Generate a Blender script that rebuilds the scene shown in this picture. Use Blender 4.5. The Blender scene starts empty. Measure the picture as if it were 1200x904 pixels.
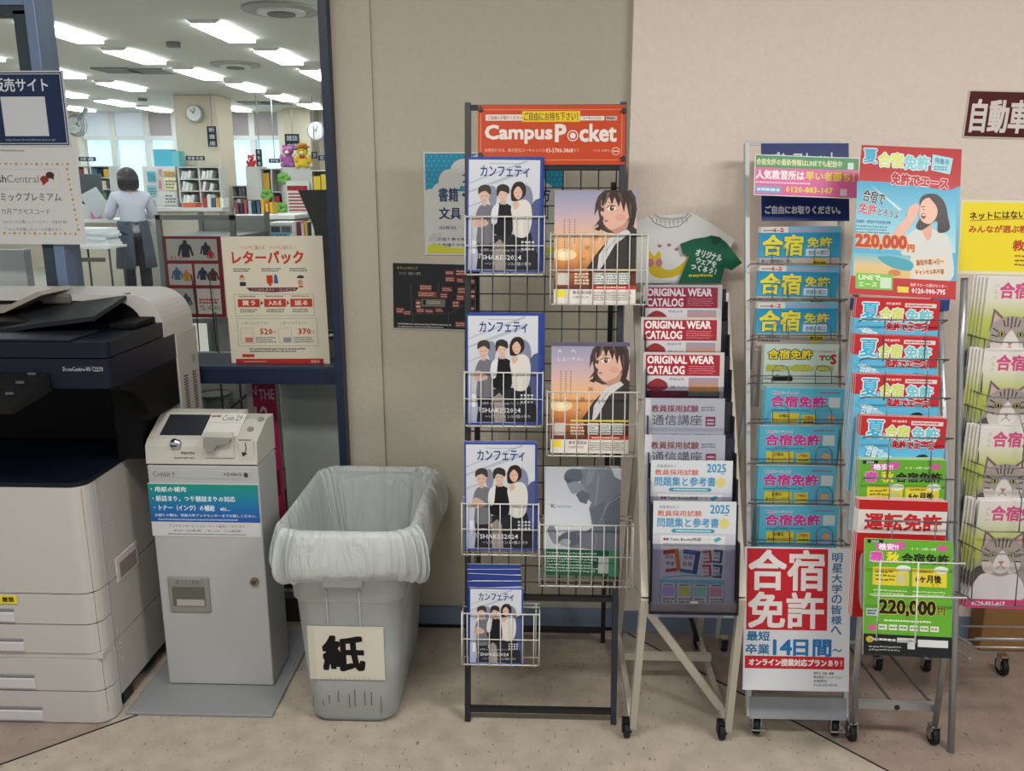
import bpy, bmesh, math, random
from mathutils import Matrix, Vector
random.seed(7)
SC = bpy.context.scene
COL = SC.collection
PI = math.pi

# ---------------------------------------------------------------- camera, world, lights, exposure
CAM_H = 1.5; PITCH = math.radians(13.33); YAW = math.radians(2.0); FPX = 1000.0
cd = bpy.data.cameras.new('camera'); cam = bpy.data.objects.new('camera', cd); COL.objects.link(cam)
cd.sensor_fit = 'HORIZONTAL'; cd.sensor_width = 36.0; cd.lens = 30.0; cd.clip_start = 0.05; cd.clip_end = 100
cam.location = (0, 0, CAM_H); cam.rotation_euler = (PI/2 - PITCH, 0, YAW)
SC.camera = cam
SC.view_settings.view_transform = 'Standard'; SC.view_settings.look = 'None'
SC.view_settings.gamma = 1.0; SC.view_settings.use_curve_mapping = False
SC.view_settings.exposure = -0.06
wd = bpy.data.worlds.new('world'); SC.world = wd; wd.use_nodes = True
wd.node_tree.nodes['Background'].inputs[0].default_value = (0.97, 0.98, 1.0, 1)
wd.node_tree.nodes['Background'].inputs[1].default_value = 0.5
PANELS = [(-0.75, 0.75, 2.62, 1.25, 0.32, 40), (-0.75, -1.1, 2.62, 1.25, 0.32, 22), (1.55, 0.75, 2.62, 1.25, 0.32, 55), (-2.6, 0.75, 2.62, 1.25, 0.32, 10)]
def lamp(i, x, y, z, sx, sy, power, col=(1, 0.965, 0.915)):
    l = bpy.data.lights.new('corridor_lamp', 'AREA'); l.shape = 'RECTANGLE'; l.size = sx; l.size_y = sy
    l.energy = power; l.color = col
    o = bpy.data.objects.new('corridor_lamp', l); COL.objects.link(o); o.location = (x, y, z)
for i, pnl in enumerate(PANELS): lamp(i, *pnl)

def ray(x, y):
    a = (x-600)/FPX; b = -(y-452)/FPX
    f = math.cos(PITCH)+b*math.sin(PITCH); u = -math.sin(PITCH)+b*math.cos(PITCH)
    return (a*math.cos(YAW)-f*math.sin(YAW), a*math.sin(YAW)+f*math.cos(YAW), u)
def atz(x, y, z=0.0):
    r = ray(x, y); k = (z-CAM_H)/r[2]; return Vector((r[0]*k, r[1]*k, z))
def aty(x, y, Y):
    r = ray(x, y); k = Y/r[1]; return Vector((r[0]*k, Y, CAM_H+r[2]*k))

# ---------------------------------------------------------------- colours and materials
def lin(h):
    if not isinstance(h, str): return h
    h = h.lstrip('#'); v = [int(h[i:i+2], 16)/255 for i in (0, 2, 4)]
    return tuple(c/12.92 if c <= 0.04045 else ((c+0.055)/1.055)**2.4 for c in v)
_M = {}
def mat(name, col='#808080', rough=0.5, metal=0.0, noise=0.0, nscale=8.0, bump=0.0, emit=0.0, alpha=1.0, spec=0.5, coat=0.0):
    if name in _M: return _M[name]
    m = bpy.data.materials.new(name); m.use_nodes = True; nt = m.node_tree; b = nt.nodes['Principled BSDF']
    c = lin(col); b.inputs['Base Color'].default_value = (*c, 1); b.inputs['Roughness'].default_value = rough
    b.inputs['Metallic'].default_value = metal; b.inputs['Specular IOR Level'].default_value = spec
    b.inputs['Coat Weight'].default_value = coat
    if emit: b.inputs['Emission Color'].default_value = (*c, 1); b.inputs['Emission Strength'].default_value = emit
    if alpha < 1: b.inputs['Alpha'].default_value = alpha
    if noise or bump:
        tc = nt.nodes.new('ShaderNodeTexCoord'); n = nt.nodes.new('ShaderNodeTexNoise'); n.inputs['Scale'].default_value = nscale
        n.inputs['Detail'].default_value = 6; nt.links.new(tc.outputs['Object'], n.inputs['Vector'])
        if noise:
            mx = nt.nodes.new('ShaderNodeMix'); mx.data_type = 'RGBA'
            mx.inputs[6].default_value = (*[v*(1-noise) for v in c], 1); mx.inputs[7].default_value = (*[min(1, v*(1+noise)) for v in c], 1)
            nt.links.new(n.outputs['Fac'], mx.inputs[0]); nt.links.new(mx.outputs[2], b.inputs['Base Color'])
        if bump:
            bp = nt.nodes.new('ShaderNodeBump'); bp.inputs['Strength'].default_value = bump; bp.inputs['Distance'].default_value = 0.01
            nt.links.new(n.outputs['Fac'], bp.inputs['Height']); nt.links.new(bp.outputs['Normal'], b.inputs['Normal'])
    _M[name] = m; return m
def print_mat(name, rough, coat=0.0):
    m = bpy.data.materials.new(name); m.use_nodes = True; nt = m.node_tree; b = nt.nodes['Principled BSDF']
    a = nt.nodes.new('ShaderNodeVertexColor'); a.layer_name = 'ink'
    nt.links.new(a.outputs['Color'], b.inputs['Base Color']); b.inputs['Roughness'].default_value = rough; b.inputs['Coat Weight'].default_value = coat
    b.inputs['Coat Roughness'].default_value = 0.12; b.inputs['Specular IOR Level'].default_value = 0.22
    return m
PAPER = print_mat('printed_paper', 0.5); GLOSSY = print_mat('glossy_print', 0.45, 0.04)
def clear_mat(name, tint, gloss=0.06, rough=0.03):
    m = bpy.data.materials.new(name); m.use_nodes = True; nt = m.node_tree; nt.nodes.remove(nt.nodes['Principled BSDF'])
    out = nt.nodes['Material Output']; t = nt.nodes.new('ShaderNodeBsdfTransparent'); g = nt.nodes.new('ShaderNodeBsdfGlossy')
    mx = nt.nodes.new('ShaderNodeMixShader'); fr = nt.nodes.new('ShaderNodeLayerWeight'); fr.inputs[0].default_value = 0.12
    mm = nt.nodes.new('ShaderNodeMath'); mm.operation = 'MULTIPLY_ADD'; mm.inputs[1].default_value = 0.7; mm.inputs[2].default_value = gloss
    nt.links.new(fr.outputs['Facing'], mm.inputs[0])
    t.inputs[0].default_value = (*lin(tint), 1); g.inputs[1].default_value = rough
    nt.links.new(mm.outputs[0], mx.inputs[0]); nt.links.new(t.outputs[0], mx.inputs[1]); nt.links.new(g.outputs[0], mx.inputs[2]); nt.links.new(mx.outputs[0], out.inputs[0])
    _M[name] = m; return m
GLASS = clear_mat('window_glass', '#fbfbfa', 0.0); SMOKE = clear_mat('smoked_acrylic', '#d6d6de', 0.01, 0.1); CLEAR = clear_mat('clear_acrylic', '#f6f7fa', 0.01)

# ---------------------------------------------------------------- object helpers
def tag(o, label=None, cat=None, group=None, kind=None):
    if label: o['label'] = label
    if cat: o['category'] = cat
    if group: o['group'] = group
    if kind: o['kind'] = kind
    return o
def empty(name, loc=(0, 0, 0), label=None, cat=None, group=None):
    o = bpy.data.objects.new(name, None); COL.objects.link(o); o.location = loc; o.empty_display_size = 0.05
    return tag(o, label, cat, group)
def origin(p):
    v = Vector((0, 0, 0))
    while p is not None: v += p.location; p = p.parent
    return v
def link(name, me, parent=None, loc=None):
    o = bpy.data.objects.new(name, me); COL.objects.link(o)
    if parent: o.parent = parent
    if loc is not None: o.location = loc
    return o
class MB:
    """collects shapes in world coordinates; build() links them as one mesh object"""
    def __init__(s): s.bm = bmesh.new()
    def box(s, x0, x1, y0, y1, z0, z1, bev=0.0, seg=2, M=None):
        r = bmesh.ops.create_cube(s.bm, size=1.0); vs = r['verts']
        bmesh.ops.scale(s.bm, vec=(x1-x0, y1-y0, z1-z0), verts=vs); bmesh.ops.translate(s.bm, vec=((x0+x1)/2, (y0+y1)/2, (z0+z1)/2), verts=vs)
        if bev:
            es = list({e for v in vs for e in v.link_edges})
            rr = bmesh.ops.bevel(s.bm, geom=es, offset=bev, segments=seg, profile=0.5, affect='EDGES')
            vs = list({v for f in rr['faces'] for v in f.verts} | {v for v in vs if v.is_valid})
        if M is not None: bmesh.ops.transform(s.bm, matrix=M, verts=vs)
        return s
    def bar(s, a, b, w, d, side=(1, 0, 0)):
        a = Vector(a); b = Vector(b); z = (b-a).normalized(); x = Vector(side); x = (x-z*x.dot(z)).normalized(); y = z.cross(x)
        M = Matrix((x, y, z)).transposed().to_4x4(); M.translation = (a+b)/2; L = (b-a).length
        return s.box(-w/2, w/2, -d/2, d/2, -L/2, L/2, M=M)
    def tube(s, pts, r, n=8, closed=False):
        pts = [Vector(p) for p in pts]; rings = []; up = Vector((0, 0, 1)); N = len(pts); px = None
        for i, p in enumerate(pts):
            a = pts[(i-1) % N] if (i > 0 or closed) else p; b = pts[(i+1) % N] if (i < N-1 or closed) else p
            t = (b-a).normalized(); ref = px if px is not None else (up if abs(t.z) < 0.9 else Vector((1, 0, 0)))
            x = (ref-t*ref.dot(t))
            if x.length < 1e-6: x = t.orthogonal()
            x.normalize(); px = x; y = t.cross(x)
            rr = r[i] if isinstance(r, (list, tuple)) else r
            rings.append([s.bm.verts.new(p+(x*math.cos(2*PI*k/n)+y*math.sin(2*PI*k/n))*rr) for k in range(n)])
        fs = []
        for i in range(N if closed else N-1):
            A = rings[i]; B = rings[(i+1) % N]
            for k in range(n): fs.append(s.bm.faces.new((A[k], A[(k+1) % n], B[(k+1) % n], B[k])))
        for f in fs: f.smooth = True
        if not closed: s.bm.faces.new(rings[0][::-1]); s.bm.faces.new(rings[-1])
        return s
    def prism(s, poly, a0, a1, axis='y'):
        """poly of 2d points; axis y: (x,z), axis z: (x,y), axis x: (y,z)"""
        f = {'y': lambda p, a: (p[0], a, p[1]), 'z': lambda p, a: (p[0], p[1], a), 'x': lambda p, a: (a, p[0], p[1])}[axis]
        A = [s.bm.verts.new(f(p, a0)) for p in poly]; B = [s.bm.verts.new(f(p, a1)) for p in poly]; n = len(poly)
        s.bm.faces.new(A[::-1]); s.bm.faces.new(B)
        for i in range(n): s.bm.faces.new((A[i], A[(i+1) % n], B[(i+1) % n], B[i]))
        return s
    def loft(s, rings, caps=True, smooth=True, closed=True):
        R = [[s.bm.verts.new(p) for p in r] for r in rings]; n = len(R[0])
        for A, B in zip(R, R[1:]):
            for k in range(n if closed else n-1):
                f = s.bm.faces.new((A[k], A[(k+1) % n], B[(k+1) % n], B[k])); f.smooth = smooth
        if caps: s.bm.faces.new(R[0][::-1]); s.bm.faces.new(R[-1])
        return s
    def disc(s, c, r, axis, h, n=20):
        c = Vector(c); a = Vector(axis).normalized(); return s.tube([c-a*h/2, c+a*h/2], r, n)
    def ball(s, c, rx, ry=None, rz=None, n=14):
        r = bmesh.ops.create_uvsphere(s.bm, u_segments=n, v_segments=max(6, n//2+2), radius=1.0)
        ry = ry or rx; rz = rz or rx
        bmesh.ops.scale(s.bm, vec=(rx, ry, rz), verts=r['verts']); bmesh.ops.translate(s.bm, vec=c, verts=r['verts'])
        for v in r['verts']:
            for f in v.link_faces: f.smooth = True
        return s
    def quad(s, pts):
        s.bm.faces.new([s.bm.verts.new(p) for p in pts]); return s
    def build(s, name, m, parent=None, label=None, kind=None, at=None):
        o0 = origin(parent) if parent else Vector((0, 0, 0))
        loc = Vector((0, 0, 0))
        if parent is None:
            if at is None:
                vs = [v.co for v in s.bm.verts]
                at = ((min(v.x for v in vs)+max(v.x for v in vs))/2, (min(v.y for v in vs)+max(v.y for v in vs))/2, min(v.z for v in vs))
            loc = Vector(at); o0 = loc
        bmesh.ops.recalc_face_normals(s.bm, faces=s.bm.faces)
        bmesh.ops.translate(s.bm, vec=-o0, verts=s.bm.verts)
        me = bpy.data.meshes.new(name); s.bm.to_mesh(me); s.bm.free(); me.materials.append(m)
        o = link(name, me, parent, loc if parent is None else None)
        if label: o['label'] = label
        if kind: o['kind'] = kind
        return o

# ---------------------------------------------------------------- print: flat artwork on a sheet
_T = {}
def glyphs(txt, res=2):
    if (txt, res) in _T: return _T[(txt, res)]
    c = bpy.data.curves.new('txt', 'FONT'); c.body = txt; c.size = 1.0; c.resolution_u = res; c.fill_mode = 'FRONT'
    o = bpy.data.objects.new('txt', c); COL.objects.link(o)
    bpy.context.view_layer.update()
    me = bpy.data.meshes.new_from_object(o.evaluated_get(bpy.context.evaluated_depsgraph_get()))
    vs = [(v.co.x, v.co.y) for v in me.vertices]; fs = [tuple(p.vertices) for p in me.polygons]
    bpy.data.objects.remove(o); bpy.data.curves.remove(c); bpy.data.meshes.remove(me)
    x0 = min(v[0] for v in vs); x1 = max(v[0] for v in vs); y0 = min(v[1] for v in vs); y1 = max(v[1] for v in vs)
    vs = [((v[0]-x0)/max(1e-6, x1-x0), (y1-v[1])/max(1e-6, y1-y0)) for v in vs]
    _T[(txt, res)] = (vs, fs); return vs, fs
def smooth_pts(P, k=4):
    out = []; n = len(P)
    for i in range(n):
        a, b, c, d = P[(i-1) % n], P[i], P[(i+1) % n], P[(i+2) % n]
        for j in range(k):
            t = j/k
            out.append(tuple(0.5*((2*b[q])+(-a[q]+c[q])*t+(2*a[q]-5*b[q]+4*c[q]-d[q])*t*t+(-a[q]+3*b[q]-3*c[q]+d[q])*t**3) for q in (0, 1)))
    return out
class Pr:
    def __init__(s, w, h, bg='#ffffff', outline=None):
        s.w = w; s.h = h; s.bg = lin(bg); s.items = []; s.V = []; s.Fc = []; s.C = []; s.outline = outline
    def _lvl(s, bb, n=0):
        l = 4
        for b, k in s.items:
            if bb[0] < b[2] and bb[2] > b[0] and bb[1] < b[3] and bb[3] > b[1]: l = max(l, k+3)
        s.items.append((bb, l+n)); return l
    def _add(s, vs, fs, cols, ncopy=1):
        bb = (min(v[0] for v in vs), min(v[1] for v in vs), max(v[0] for v in vs), max(v[1] for v in vs))
        l = s._lvl(bb, ncopy-1); k = len(s.V); per = max(1, len(vs)//ncopy)
        s.V += [(v[0], v[1], l+i//per) for i, v in enumerate(vs)]
        for f in fs: s.Fc.append(tuple(i+k for i in f)); s.C.append([cols[i] for i in f] if isinstance(cols, list) else [cols]*len(f))
        return s
    def rect(s, x0, y0, x1, y1, c): return s._add([(x0, y0), (x1, y0), (x1, y1), (x0, y1)], [(0, 1, 2, 3)], lin(c))
    def grad(s, x0, y0, x1, y1, cs):
        n = len(cs); vs = []; cc = []
        for i, c in enumerate(cs):
            y = y0+(y1-y0)*i/(n-1); vs += [(x0, y), (x1, y)]; cc += [lin(c), lin(c)]
        return s._add(vs, [(2*i, 2*i+1, 2*i+3, 2*i+2) for i in range(n-1)], cc)
    def poly(s, P, c):
        P = list(P)
        if not s.outline and (min(q[0] for q in P) < 0 or max(q[0] for q in P) > s.w or min(q[1] for q in P) < 0 or max(q[1] for q in P) > s.h):
            for f in (lambda q: q[0], lambda q: s.w-q[0], lambda q: q[1], lambda q: s.h-q[1]):
                out = []
                for i in range(len(P)):
                    a, b = P[i], P[(i+1) % len(P)]; fa, fb = f(a), f(b)
                    if fa >= 0: out.append(a)
                    if (fa >= 0) != (fb >= 0): t = fa/(fa-fb); out.append((a[0]+(b[0]-a[0])*t, a[1]+(b[1]-a[1])*t))
                P = out
                if len(P) < 3: return s
        return s._add(P, [tuple(range(len(P)))], lin(c))
    def blob(s, P, c, k=4): return s.poly(smooth_pts(P, k), c)
    def ell(s, cx, cy, rx, ry, c, n=18): return s.poly([(cx+rx*math.cos(2*PI*i/n), cy+ry*math.sin(2*PI*i/n)) for i in range(n)], c)
    def line(s, P, w, c):
        for (a, b) in zip(P, P[1:]):
            d = math.hypot(b[0]-a[0], b[1]-a[1]) or 1; nx = -(b[1]-a[1])/d*w/2; ny = (b[0]-a[0])/d*w/2
            s.poly([(a[0]+nx, a[1]+ny), (b[0]+nx, b[1]+ny), (b[0]-nx, b[1]-ny), (a[0]-nx, a[1]-ny)], c)
        return s
    def frame(s, x0, y0, x1, y1, w, c):
        s.rect(x0, y0, x1, y0+w, c); s.rect(x0, y1-w, x1, y1, c); s.rect(x0, y0+w, x0+w, y1-w, c); return s.rect(x1-w, y0+w, x1, y1-w, c)
    def text(s, t, x0, y0, x1, y1, c, bold=0.0, out=None, ow=0.8, rot=0.0, res=None):
        if res is None: res = 2 if (y1-y0) > 7 else 1
        vs, fs = glyphs(t, res); cx, cy = (x0+x1)/2, (y0+y1)/2; ca, sa = math.cos(math.radians(rot)), math.sin(math.radians(rot))
        def put(col, off):
            V = []; Fs = []
            for (ox, oy) in off:
                k = len(V)
                for (u, v) in vs:
                    px = x0+u*(x1-x0)+ox-cx; py = y0+v*(y1-y0)+oy-cy; V.append((cx+px*ca-py*sa, cy+px*sa+py*ca))
                Fs += [tuple(i+k for i in f) for f in fs]
            s._add(V, Fs, lin(col), len(off))
        if out: put(out, [(ow*math.cos(PI*i/4), ow*math.sin(PI*i/4)) for i in range(8)])
        b = bold*0.68
        put(c, [(0, 0), (-b, -b), (b, -b), (-b, b), (b, b), (-b, 0), (b, 0), (0, -b), (0, b)] if b > 0.45 else [(-b, -b), (b, -b), (-b, b), (b, b)] if b else [(0, 0)])
        return s
    def mini(s, x0, y0, x1, y1, rows, c, seed=1, fill=0.62):
        """rows of print too small to read: short strokes"""
        R = random.Random(seed); h = (y1-y0)/rows
        vs = []; fs = []
        for r in range(rows):
            x = x0; y = y0+r*h; lim = x1-(x1-x0)*R.random()*0.2
            while x < lim:
                w = h*R.uniform(0.45, 1.1); k = len(vs); a = y+h*(1-fill)/2*R.uniform(0.6, 1.3)
                vs += [(x, a), (x+w, a), (x+w, a+h*fill), (x, a+h*fill)]; fs.append((k, k+1, k+2, k+3)); x += w+h*R.uniform(0.12, 0.3)
        return s._add(vs, fs, lin(c))
    def mesh(s, name, W, Hh, th=0.0008, m=None, cut=None):
        """local x right, y up from the lower edge, z towards the reader; origin at middle of the lower edge"""
        sx = W/s.w; sy = Hh/s.h; V = []; Fs = []; C = []
        edge = s.outline or [(0, 0), (s.w, 0), (s.w, s.h), (0, s.h)]
        n = len(edge); f = lambda p, z: ((p[0]-s.w/2)*sx, (s.h-p[1])*sy, z)
        V += [f(p, 0) for p in edge]+[f(p, -th) for p in edge]
        Fs.append(tuple(range(n))[::-1]); C += [s.bg]*n; Fs.append(tuple(range(n, 2*n))); C += [lin('#e4e4e0')]*n
        for i in range(n): Fs.append((i, (i+1) % n, n+(i+1) % n, n+i)); C += [lin('#e9e9e6')]*4
        k = len(V); V += [f(v, 0.00002*v[2]) for v in s.V]
        for fc, cc in zip(s.Fc, s.C): Fs.append(tuple(i+k for i in fc)[::-1]); C += cc[::-1]
        me = bpy.data.meshes.new(name); me.from_pydata(V, [], Fs)
        ca = me.color_attributes.new('ink', 'FLOAT_COLOR', 'CORNER'); flat = []
        for c in C: flat += [c[0], c[1], c[2], 1.0]
        ca.data.foreach_set('color', flat); me.materials.append(m or PAPER); me.update()
        return me

class Frame:
    def __init__(s, O, yaw=0.0, lean=0.0):
        s.O = Vector(O); s.yaw = yaw; s.lean = lean
        R = Matrix.Rotation(yaw, 3, 'Z'); s.X = R @ Vector((1, 0, 0)); s.U = R @ Vector((0, math.sin(lean), math.cos(lean))); s.N = s.X.cross(s.U)
    def W(s, a, t, n=0.0): return s.O+s.X*a+s.U*t+s.N*n
    def hit(s, px, py, n=0.0):
        r = Vector(ray(px, py)); c = Vector((0, 0, CAM_H)); P0 = s.O+s.N*n
        k = (P0-c).dot(s.N)/r.dot(s.N); p = c+r*k-s.O
        return p.dot(s.X), p.dot(s.U)
    def M(s, a, t, n=0.0, lean=None, roll=0.0, yaw=None):
        l = s.lean if lean is None else lean; y = s.yaw if yaw is None else yaw
        return Matrix.Translation(s.W(a, t, n)) @ Matrix.Rotation(y, 4, 'Z') @ Matrix.Rotation(PI/2-l, 4, 'X') @ Matrix.Rotation(roll, 4, 'Z')
def put(pr, name, fr, x0, y0, x1, y1, n=0.0, label=None, cat=None, group=None, m=None, th=0.0008, roll=0.0):
    """sheet whose face fills the given stretch of a wall or a rack plane"""
    xm = (x0+x1)/2; ym = (y0+y1)/2
    a0 = fr.hit(x0, ym, n)[0]; a1 = fr.hit(x1, ym, n)[0]; t1 = fr.hit(xm, y0, n)[1]; t0 = fr.hit(xm, y1, n)[1]
    me = pr.mesh(name, a1-a0, t1-t0, th, m); o = link(name, me); o.matrix_basis = fr.M((a0+a1)/2, t0, n, roll=roll)
    return tag(o, label, cat, group)
def boxpx(x0, y0, x1, y1, Y, d, m, name, parent=None, bev=0.0, label=None, cat=None, group=None, kind=None, ground=False, zb=None):
    a = aty(x0, (y0+y1)/2, Y); b = aty(x1, (y0+y1)/2, Y); t = aty((x0+x1)/2, y0, Y).z; u = aty((x0+x1)/2, y1, Y).z
    if ground: u = 0.0
    if zb is not None: u = zb
    o = MB().box(a.x, b.x, Y, Y+d, u, t, bev).build(name, m, parent)
    return tag(o, label, cat, group, kind)
# ================================================================ the setting
def struct(o): o['kind'] = 'structure'; return o
WALL_Y = 2.70; PIL_Y = 2.67
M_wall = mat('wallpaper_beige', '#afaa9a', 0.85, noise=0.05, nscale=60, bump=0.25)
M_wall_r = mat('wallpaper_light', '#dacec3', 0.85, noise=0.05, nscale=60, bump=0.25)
M_base = mat('vinyl_baseboard', '#6f7f92', 0.6)
M_navy = mat('navy_frame', '#0e1b38', 0.45); M_steel = mat('steel_frame', '#6d7f9c', 0.4, 0.3)
M_black = mat('black_plastic', '#101114', 0.45); M_rubber = mat('rubber', '#0b0b0c', 0.7)
M_white = mat('white_plastic', '#c9c6c0', 0.45); M_offw = mat('office_white', '#d9dbd8', 0.6)
M_chrome = mat('chrome', '#c9cbd0', 0.2, 1.0); M_dark = mat('dark_gap', '#0a0a0b', 0.9)

def floor_mat(name, c1, c2, speck):
    m = bpy.data.materials.new(name); m.use_nodes = True; nt = m.node_tree; b = nt.nodes['Principled BSDF']; b.inputs['Roughness'].default_value = 0.42
    tc = nt.nodes.new('ShaderNodeTexCoord')
    n1 = nt.nodes.new('ShaderNodeTexNoise'); n1.inputs['Scale'].default_value = 14; n1.inputs['Detail'].default_value = 8
    n2 = nt.nodes.new('ShaderNodeTexNoise'); n2.inputs['Scale'].default_value = 95; n2.inputs['Detail'].default_value = 3
    mp = nt.nodes.new('ShaderNodeMapping'); mp.inputs['Scale'].default_value = (1, 0.45, 1)
    nt.links.new(tc.outputs['Object'], n1.inputs[0]); nt.links.new(tc.outputs['Object'], mp.inputs[0]); nt.links.new(mp.outputs[0], n2.inputs[0])
    a = nt.nodes.new('ShaderNodeMix'); a.data_type = 'RGBA'; a.inputs[6].default_value = (*lin(c1), 1); a.inputs[7].default_value = (*lin(c2), 1)
    r0 = nt.nodes.new('ShaderNodeValToRGB'); r0.color_ramp.elements[0].position = 0.35; r0.color_ramp.elements[1].position = 0.65
    nt.links.new(n1.outputs['Fac'], r0.inputs[0]); nt.links.new(r0.outputs[0], a.inputs[0])
    r = nt.nodes.new('ShaderNodeValToRGB'); r.color_ramp.elements[0].position = 0.30; r.color_ramp.elements[1].position = 0.36
    r.color_ramp.elements[0].color = (1, 1, 1, 1); r.color_ramp.elements[1].color = (0, 0, 0, 1)
    nt.links.new(n2.outputs['Fac'], r.inputs[0])
    k = nt.nodes.new('ShaderNodeMix'); k.data_type = 'RGBA'; k.inputs[7].default_value = (*lin(speck), 1)
    nt.links.new(r.outputs[0], k.inputs[0]); nt.links.new(a.outputs[2], k.inputs[6]); nt.links.new(k.outputs[2], b.inputs['Base Color'])
    return m
M_floor = floor_mat('vinyl_floor_beige', '#a0978a', '#afa697', '#7b7062'); M_tile = floor_mat('vinyl_floor_brown', '#897a71', '#96877c', '#6d5e54')
M_inner_floor = mat('shop_floor', '#b9b6ab', 0.35, noise=0.05, nscale=5)
fl = struct(MB().box(-4.5, 4.5, -2.5, 2.70, -0.05, 0).build('floor', M_floor, at=(0, 0, 0)))
# brown diagonal tiles: clipped strips laid at the direction of the seams seen in the photograph
p1 = atz(762, 757); p2 = atz(1040, 904); dirv = (p2-p1).normalized(); nrm = Vector((-dirv.y, dirv.x, 0))
if nrm.x < 0: nrm = -nrm
e = dirv
a_ = p1-e*0.10; b_ = p1+e*3.0
struct(MB().prism([(a_.x, a_.y), (b_.x, b_.y), (4.4, b_.y), (4.4, 2.665), (a_.x, 2.665)], 0.0, 0.0015, 'z').build('floor_brown', M_tile, at=(0, 0, 0)))
MB().bar(p1+e*-0.1+Vector((0, 0, 0.0005)), p1+e*3+Vector((0, 0, 0.0005)), 0.004, 0.003).build('floor_seam', M_dark, fl)
q1 = atz(0, 897); q2 = atz(80, 868)
MB().bar(q1-(q2-q1)*4+Vector((0, 0, 0.0005)), q2+(q2-q1)*2+Vector((0, 0, 0.0005)), 0.004, 0.003).build('floor_seam', M_dark, fl)
q3 = q1-(q2-q1)*14; q4 = q2+(q2-q1)*0.6
struct(MB().prism([(q3.x, q3.y), (q4.x, q4.y), (q4.x, 2.6), (q3.x, 2.6)], 0, 0.0012, 'z').build('floor_brown', M_tile, at=(0, 0, 0)))
struct(MB().box(-1.50, -0.657, 2.70, 2.75, 0, 0.09).build('window_kick', mat('kick_brown', '#3a2c26', 0.7)))
struct(MB().box(-1.12, -0.93, 2.95, 3.2, 0, 0.40).build('trim_6', mat('dark_brown_board', '#4a3024', 0.7)))

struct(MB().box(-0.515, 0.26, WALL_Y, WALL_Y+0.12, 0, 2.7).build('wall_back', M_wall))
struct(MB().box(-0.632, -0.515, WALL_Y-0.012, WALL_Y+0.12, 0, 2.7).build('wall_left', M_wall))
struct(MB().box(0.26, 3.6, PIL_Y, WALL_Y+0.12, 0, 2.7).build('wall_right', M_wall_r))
M_shade = mat('corridor_ceiling', '#d8d6cf', 0.9)
struct(MB().box(-4.5, 4.5, -2.5, 2.69, 2.7, 2.8).build('ceiling', M_shade))
struct(MB().box(-0.63, 0.262, WALL_Y-0.018, WALL_Y-0.001, 0.002, 0.072).build('baseboard_left', M_base))
struct(MB().box(0.262, 3.6, PIL_Y-0.006, PIL_Y, 0.002, 0.08).build('baseboard_right', M_base))
MB().box(-0.63, 0.262, WALL_Y-0.024, WALL_Y-0.001, 0.0, 0.010).build('trim_1', M_dark)['kind'] = 'structure'

# shop window: navy frame
struct(MB().box(-0.657, -0.632, 2.64, 2.76, 0, 2.7).build('window_frame_post', M_navy))
struct(MB().box(-1.50, -0.657, 2.685, 2.76, 0.862, 0.912).build('window_frame_sill', M_navy))
struct(MB().box(-1.50, -0.657, 2.683, 2.90, 0.912, 0.9205).build('window_sill', mat('sill_top', '#1b3146', 0.4)))
struct(MB().box(-1.538, -1.503, 2.66, 2.76, 0, 2.7, 0.004).build('window_frame_mullion', M_steel))
struct(MB().box(-1.578, -1.538, 2.67, 2.74, 0.0, 2.0).build('window_gasket', mat('gasket', '#2b3a42', 0.6)))
struct(MB().box(-2.5, -1.538, 2.67, 2.74, 1.99, 2.015).build('window_gasket_top', _M['gasket']))
struct(MB().box(-2.5, -1.538, 2.665, 2.75, 2.015, 2.7).build('window_transom', M_steel))
struct(MB().box(-2.6, -0.632, 2.66, 2.76, 2.56, 2.7).build('window_frame_head', M_navy))
struct(MB().box(-1.505, -0.657, 2.715, 2.721, 0.9205, 2.56).build('window_1', GLASS))
struct(MB().box(-1.505, -0.657, 2.70, 2.706, 0.0, 0.857).build('window_2', GLASS))
struct(MB().box(-2.5, -1.578, 2.70, 2.706, 0.0, 1.99).build('window_3', GLASS))
M_panelw = mat('white_panel', '#c6d0d4', 0.5)
struct(MB().box(-2.6, -1.72, 2.80, 2.84, 0.3, 1.285).build('trim_2', M_panelw))
struct(MB().box(-0.93, -0.66, 2.93, 2.96, 0.02, 0.85).build('trim_3', mat('pale_green_panel', '#a9b3ad', 0.6)))
struct(MB().box(-1.60, -1.57, 2.78, 2.80, 0.9, 1.33).build('trim_4', mat('steel_blue', '#3f5d74', 0.5)))

# shop interior shell
struct(MB().box(-16, 2.4, 2.82, 15.6, -0.05, 0).build('floor_shop', M_inner_floor))
M_ceil = mat('shop_ceiling', '#cfd0c8', 0.9)
struct(MB().box(-16, 2.4, 2.77, 15.6, 2.7, 2.8).build('ceiling_shop', M_ceil))
M_inw = mat('shop_wall', '#d9d3c2', 0.85)
struct(MB().box(-16, 2.4, 15.4, 15.6, 0, 0.85).build('wall_shop_back', M_inw))
struct(MB().box(2.3, 2.4, 2.82, 15.4, 0, 2.7).build('wall_shop_right', M_inw))
struct(MB().box(-16, -15.9, 2.82, 15.4, 0, 2.7).build('wall_shop_left', M_inw))
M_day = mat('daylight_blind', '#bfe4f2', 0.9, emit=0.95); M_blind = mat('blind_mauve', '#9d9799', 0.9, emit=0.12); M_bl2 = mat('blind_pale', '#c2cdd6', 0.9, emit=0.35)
xw = aty(86, 150, 15.3).x
edges = [aty(x, 150, 15.3).x for x in (97, 134, 174, 207, 266, 297, 331, 395)]
zt = 2.69; zm = aty(150, 161, 15.3).z; zb = 0.85
struct(MB().box(-15.9, edges[0], 15.1, 15.4, 0.85, 2.7).build('wall_shop_corner', M_inw))
struct(MB().box(edges[-2], 2.3, 15.1, 15.4, 0.85, 2.7).build('wall_shop_corner', M_inw))
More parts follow.
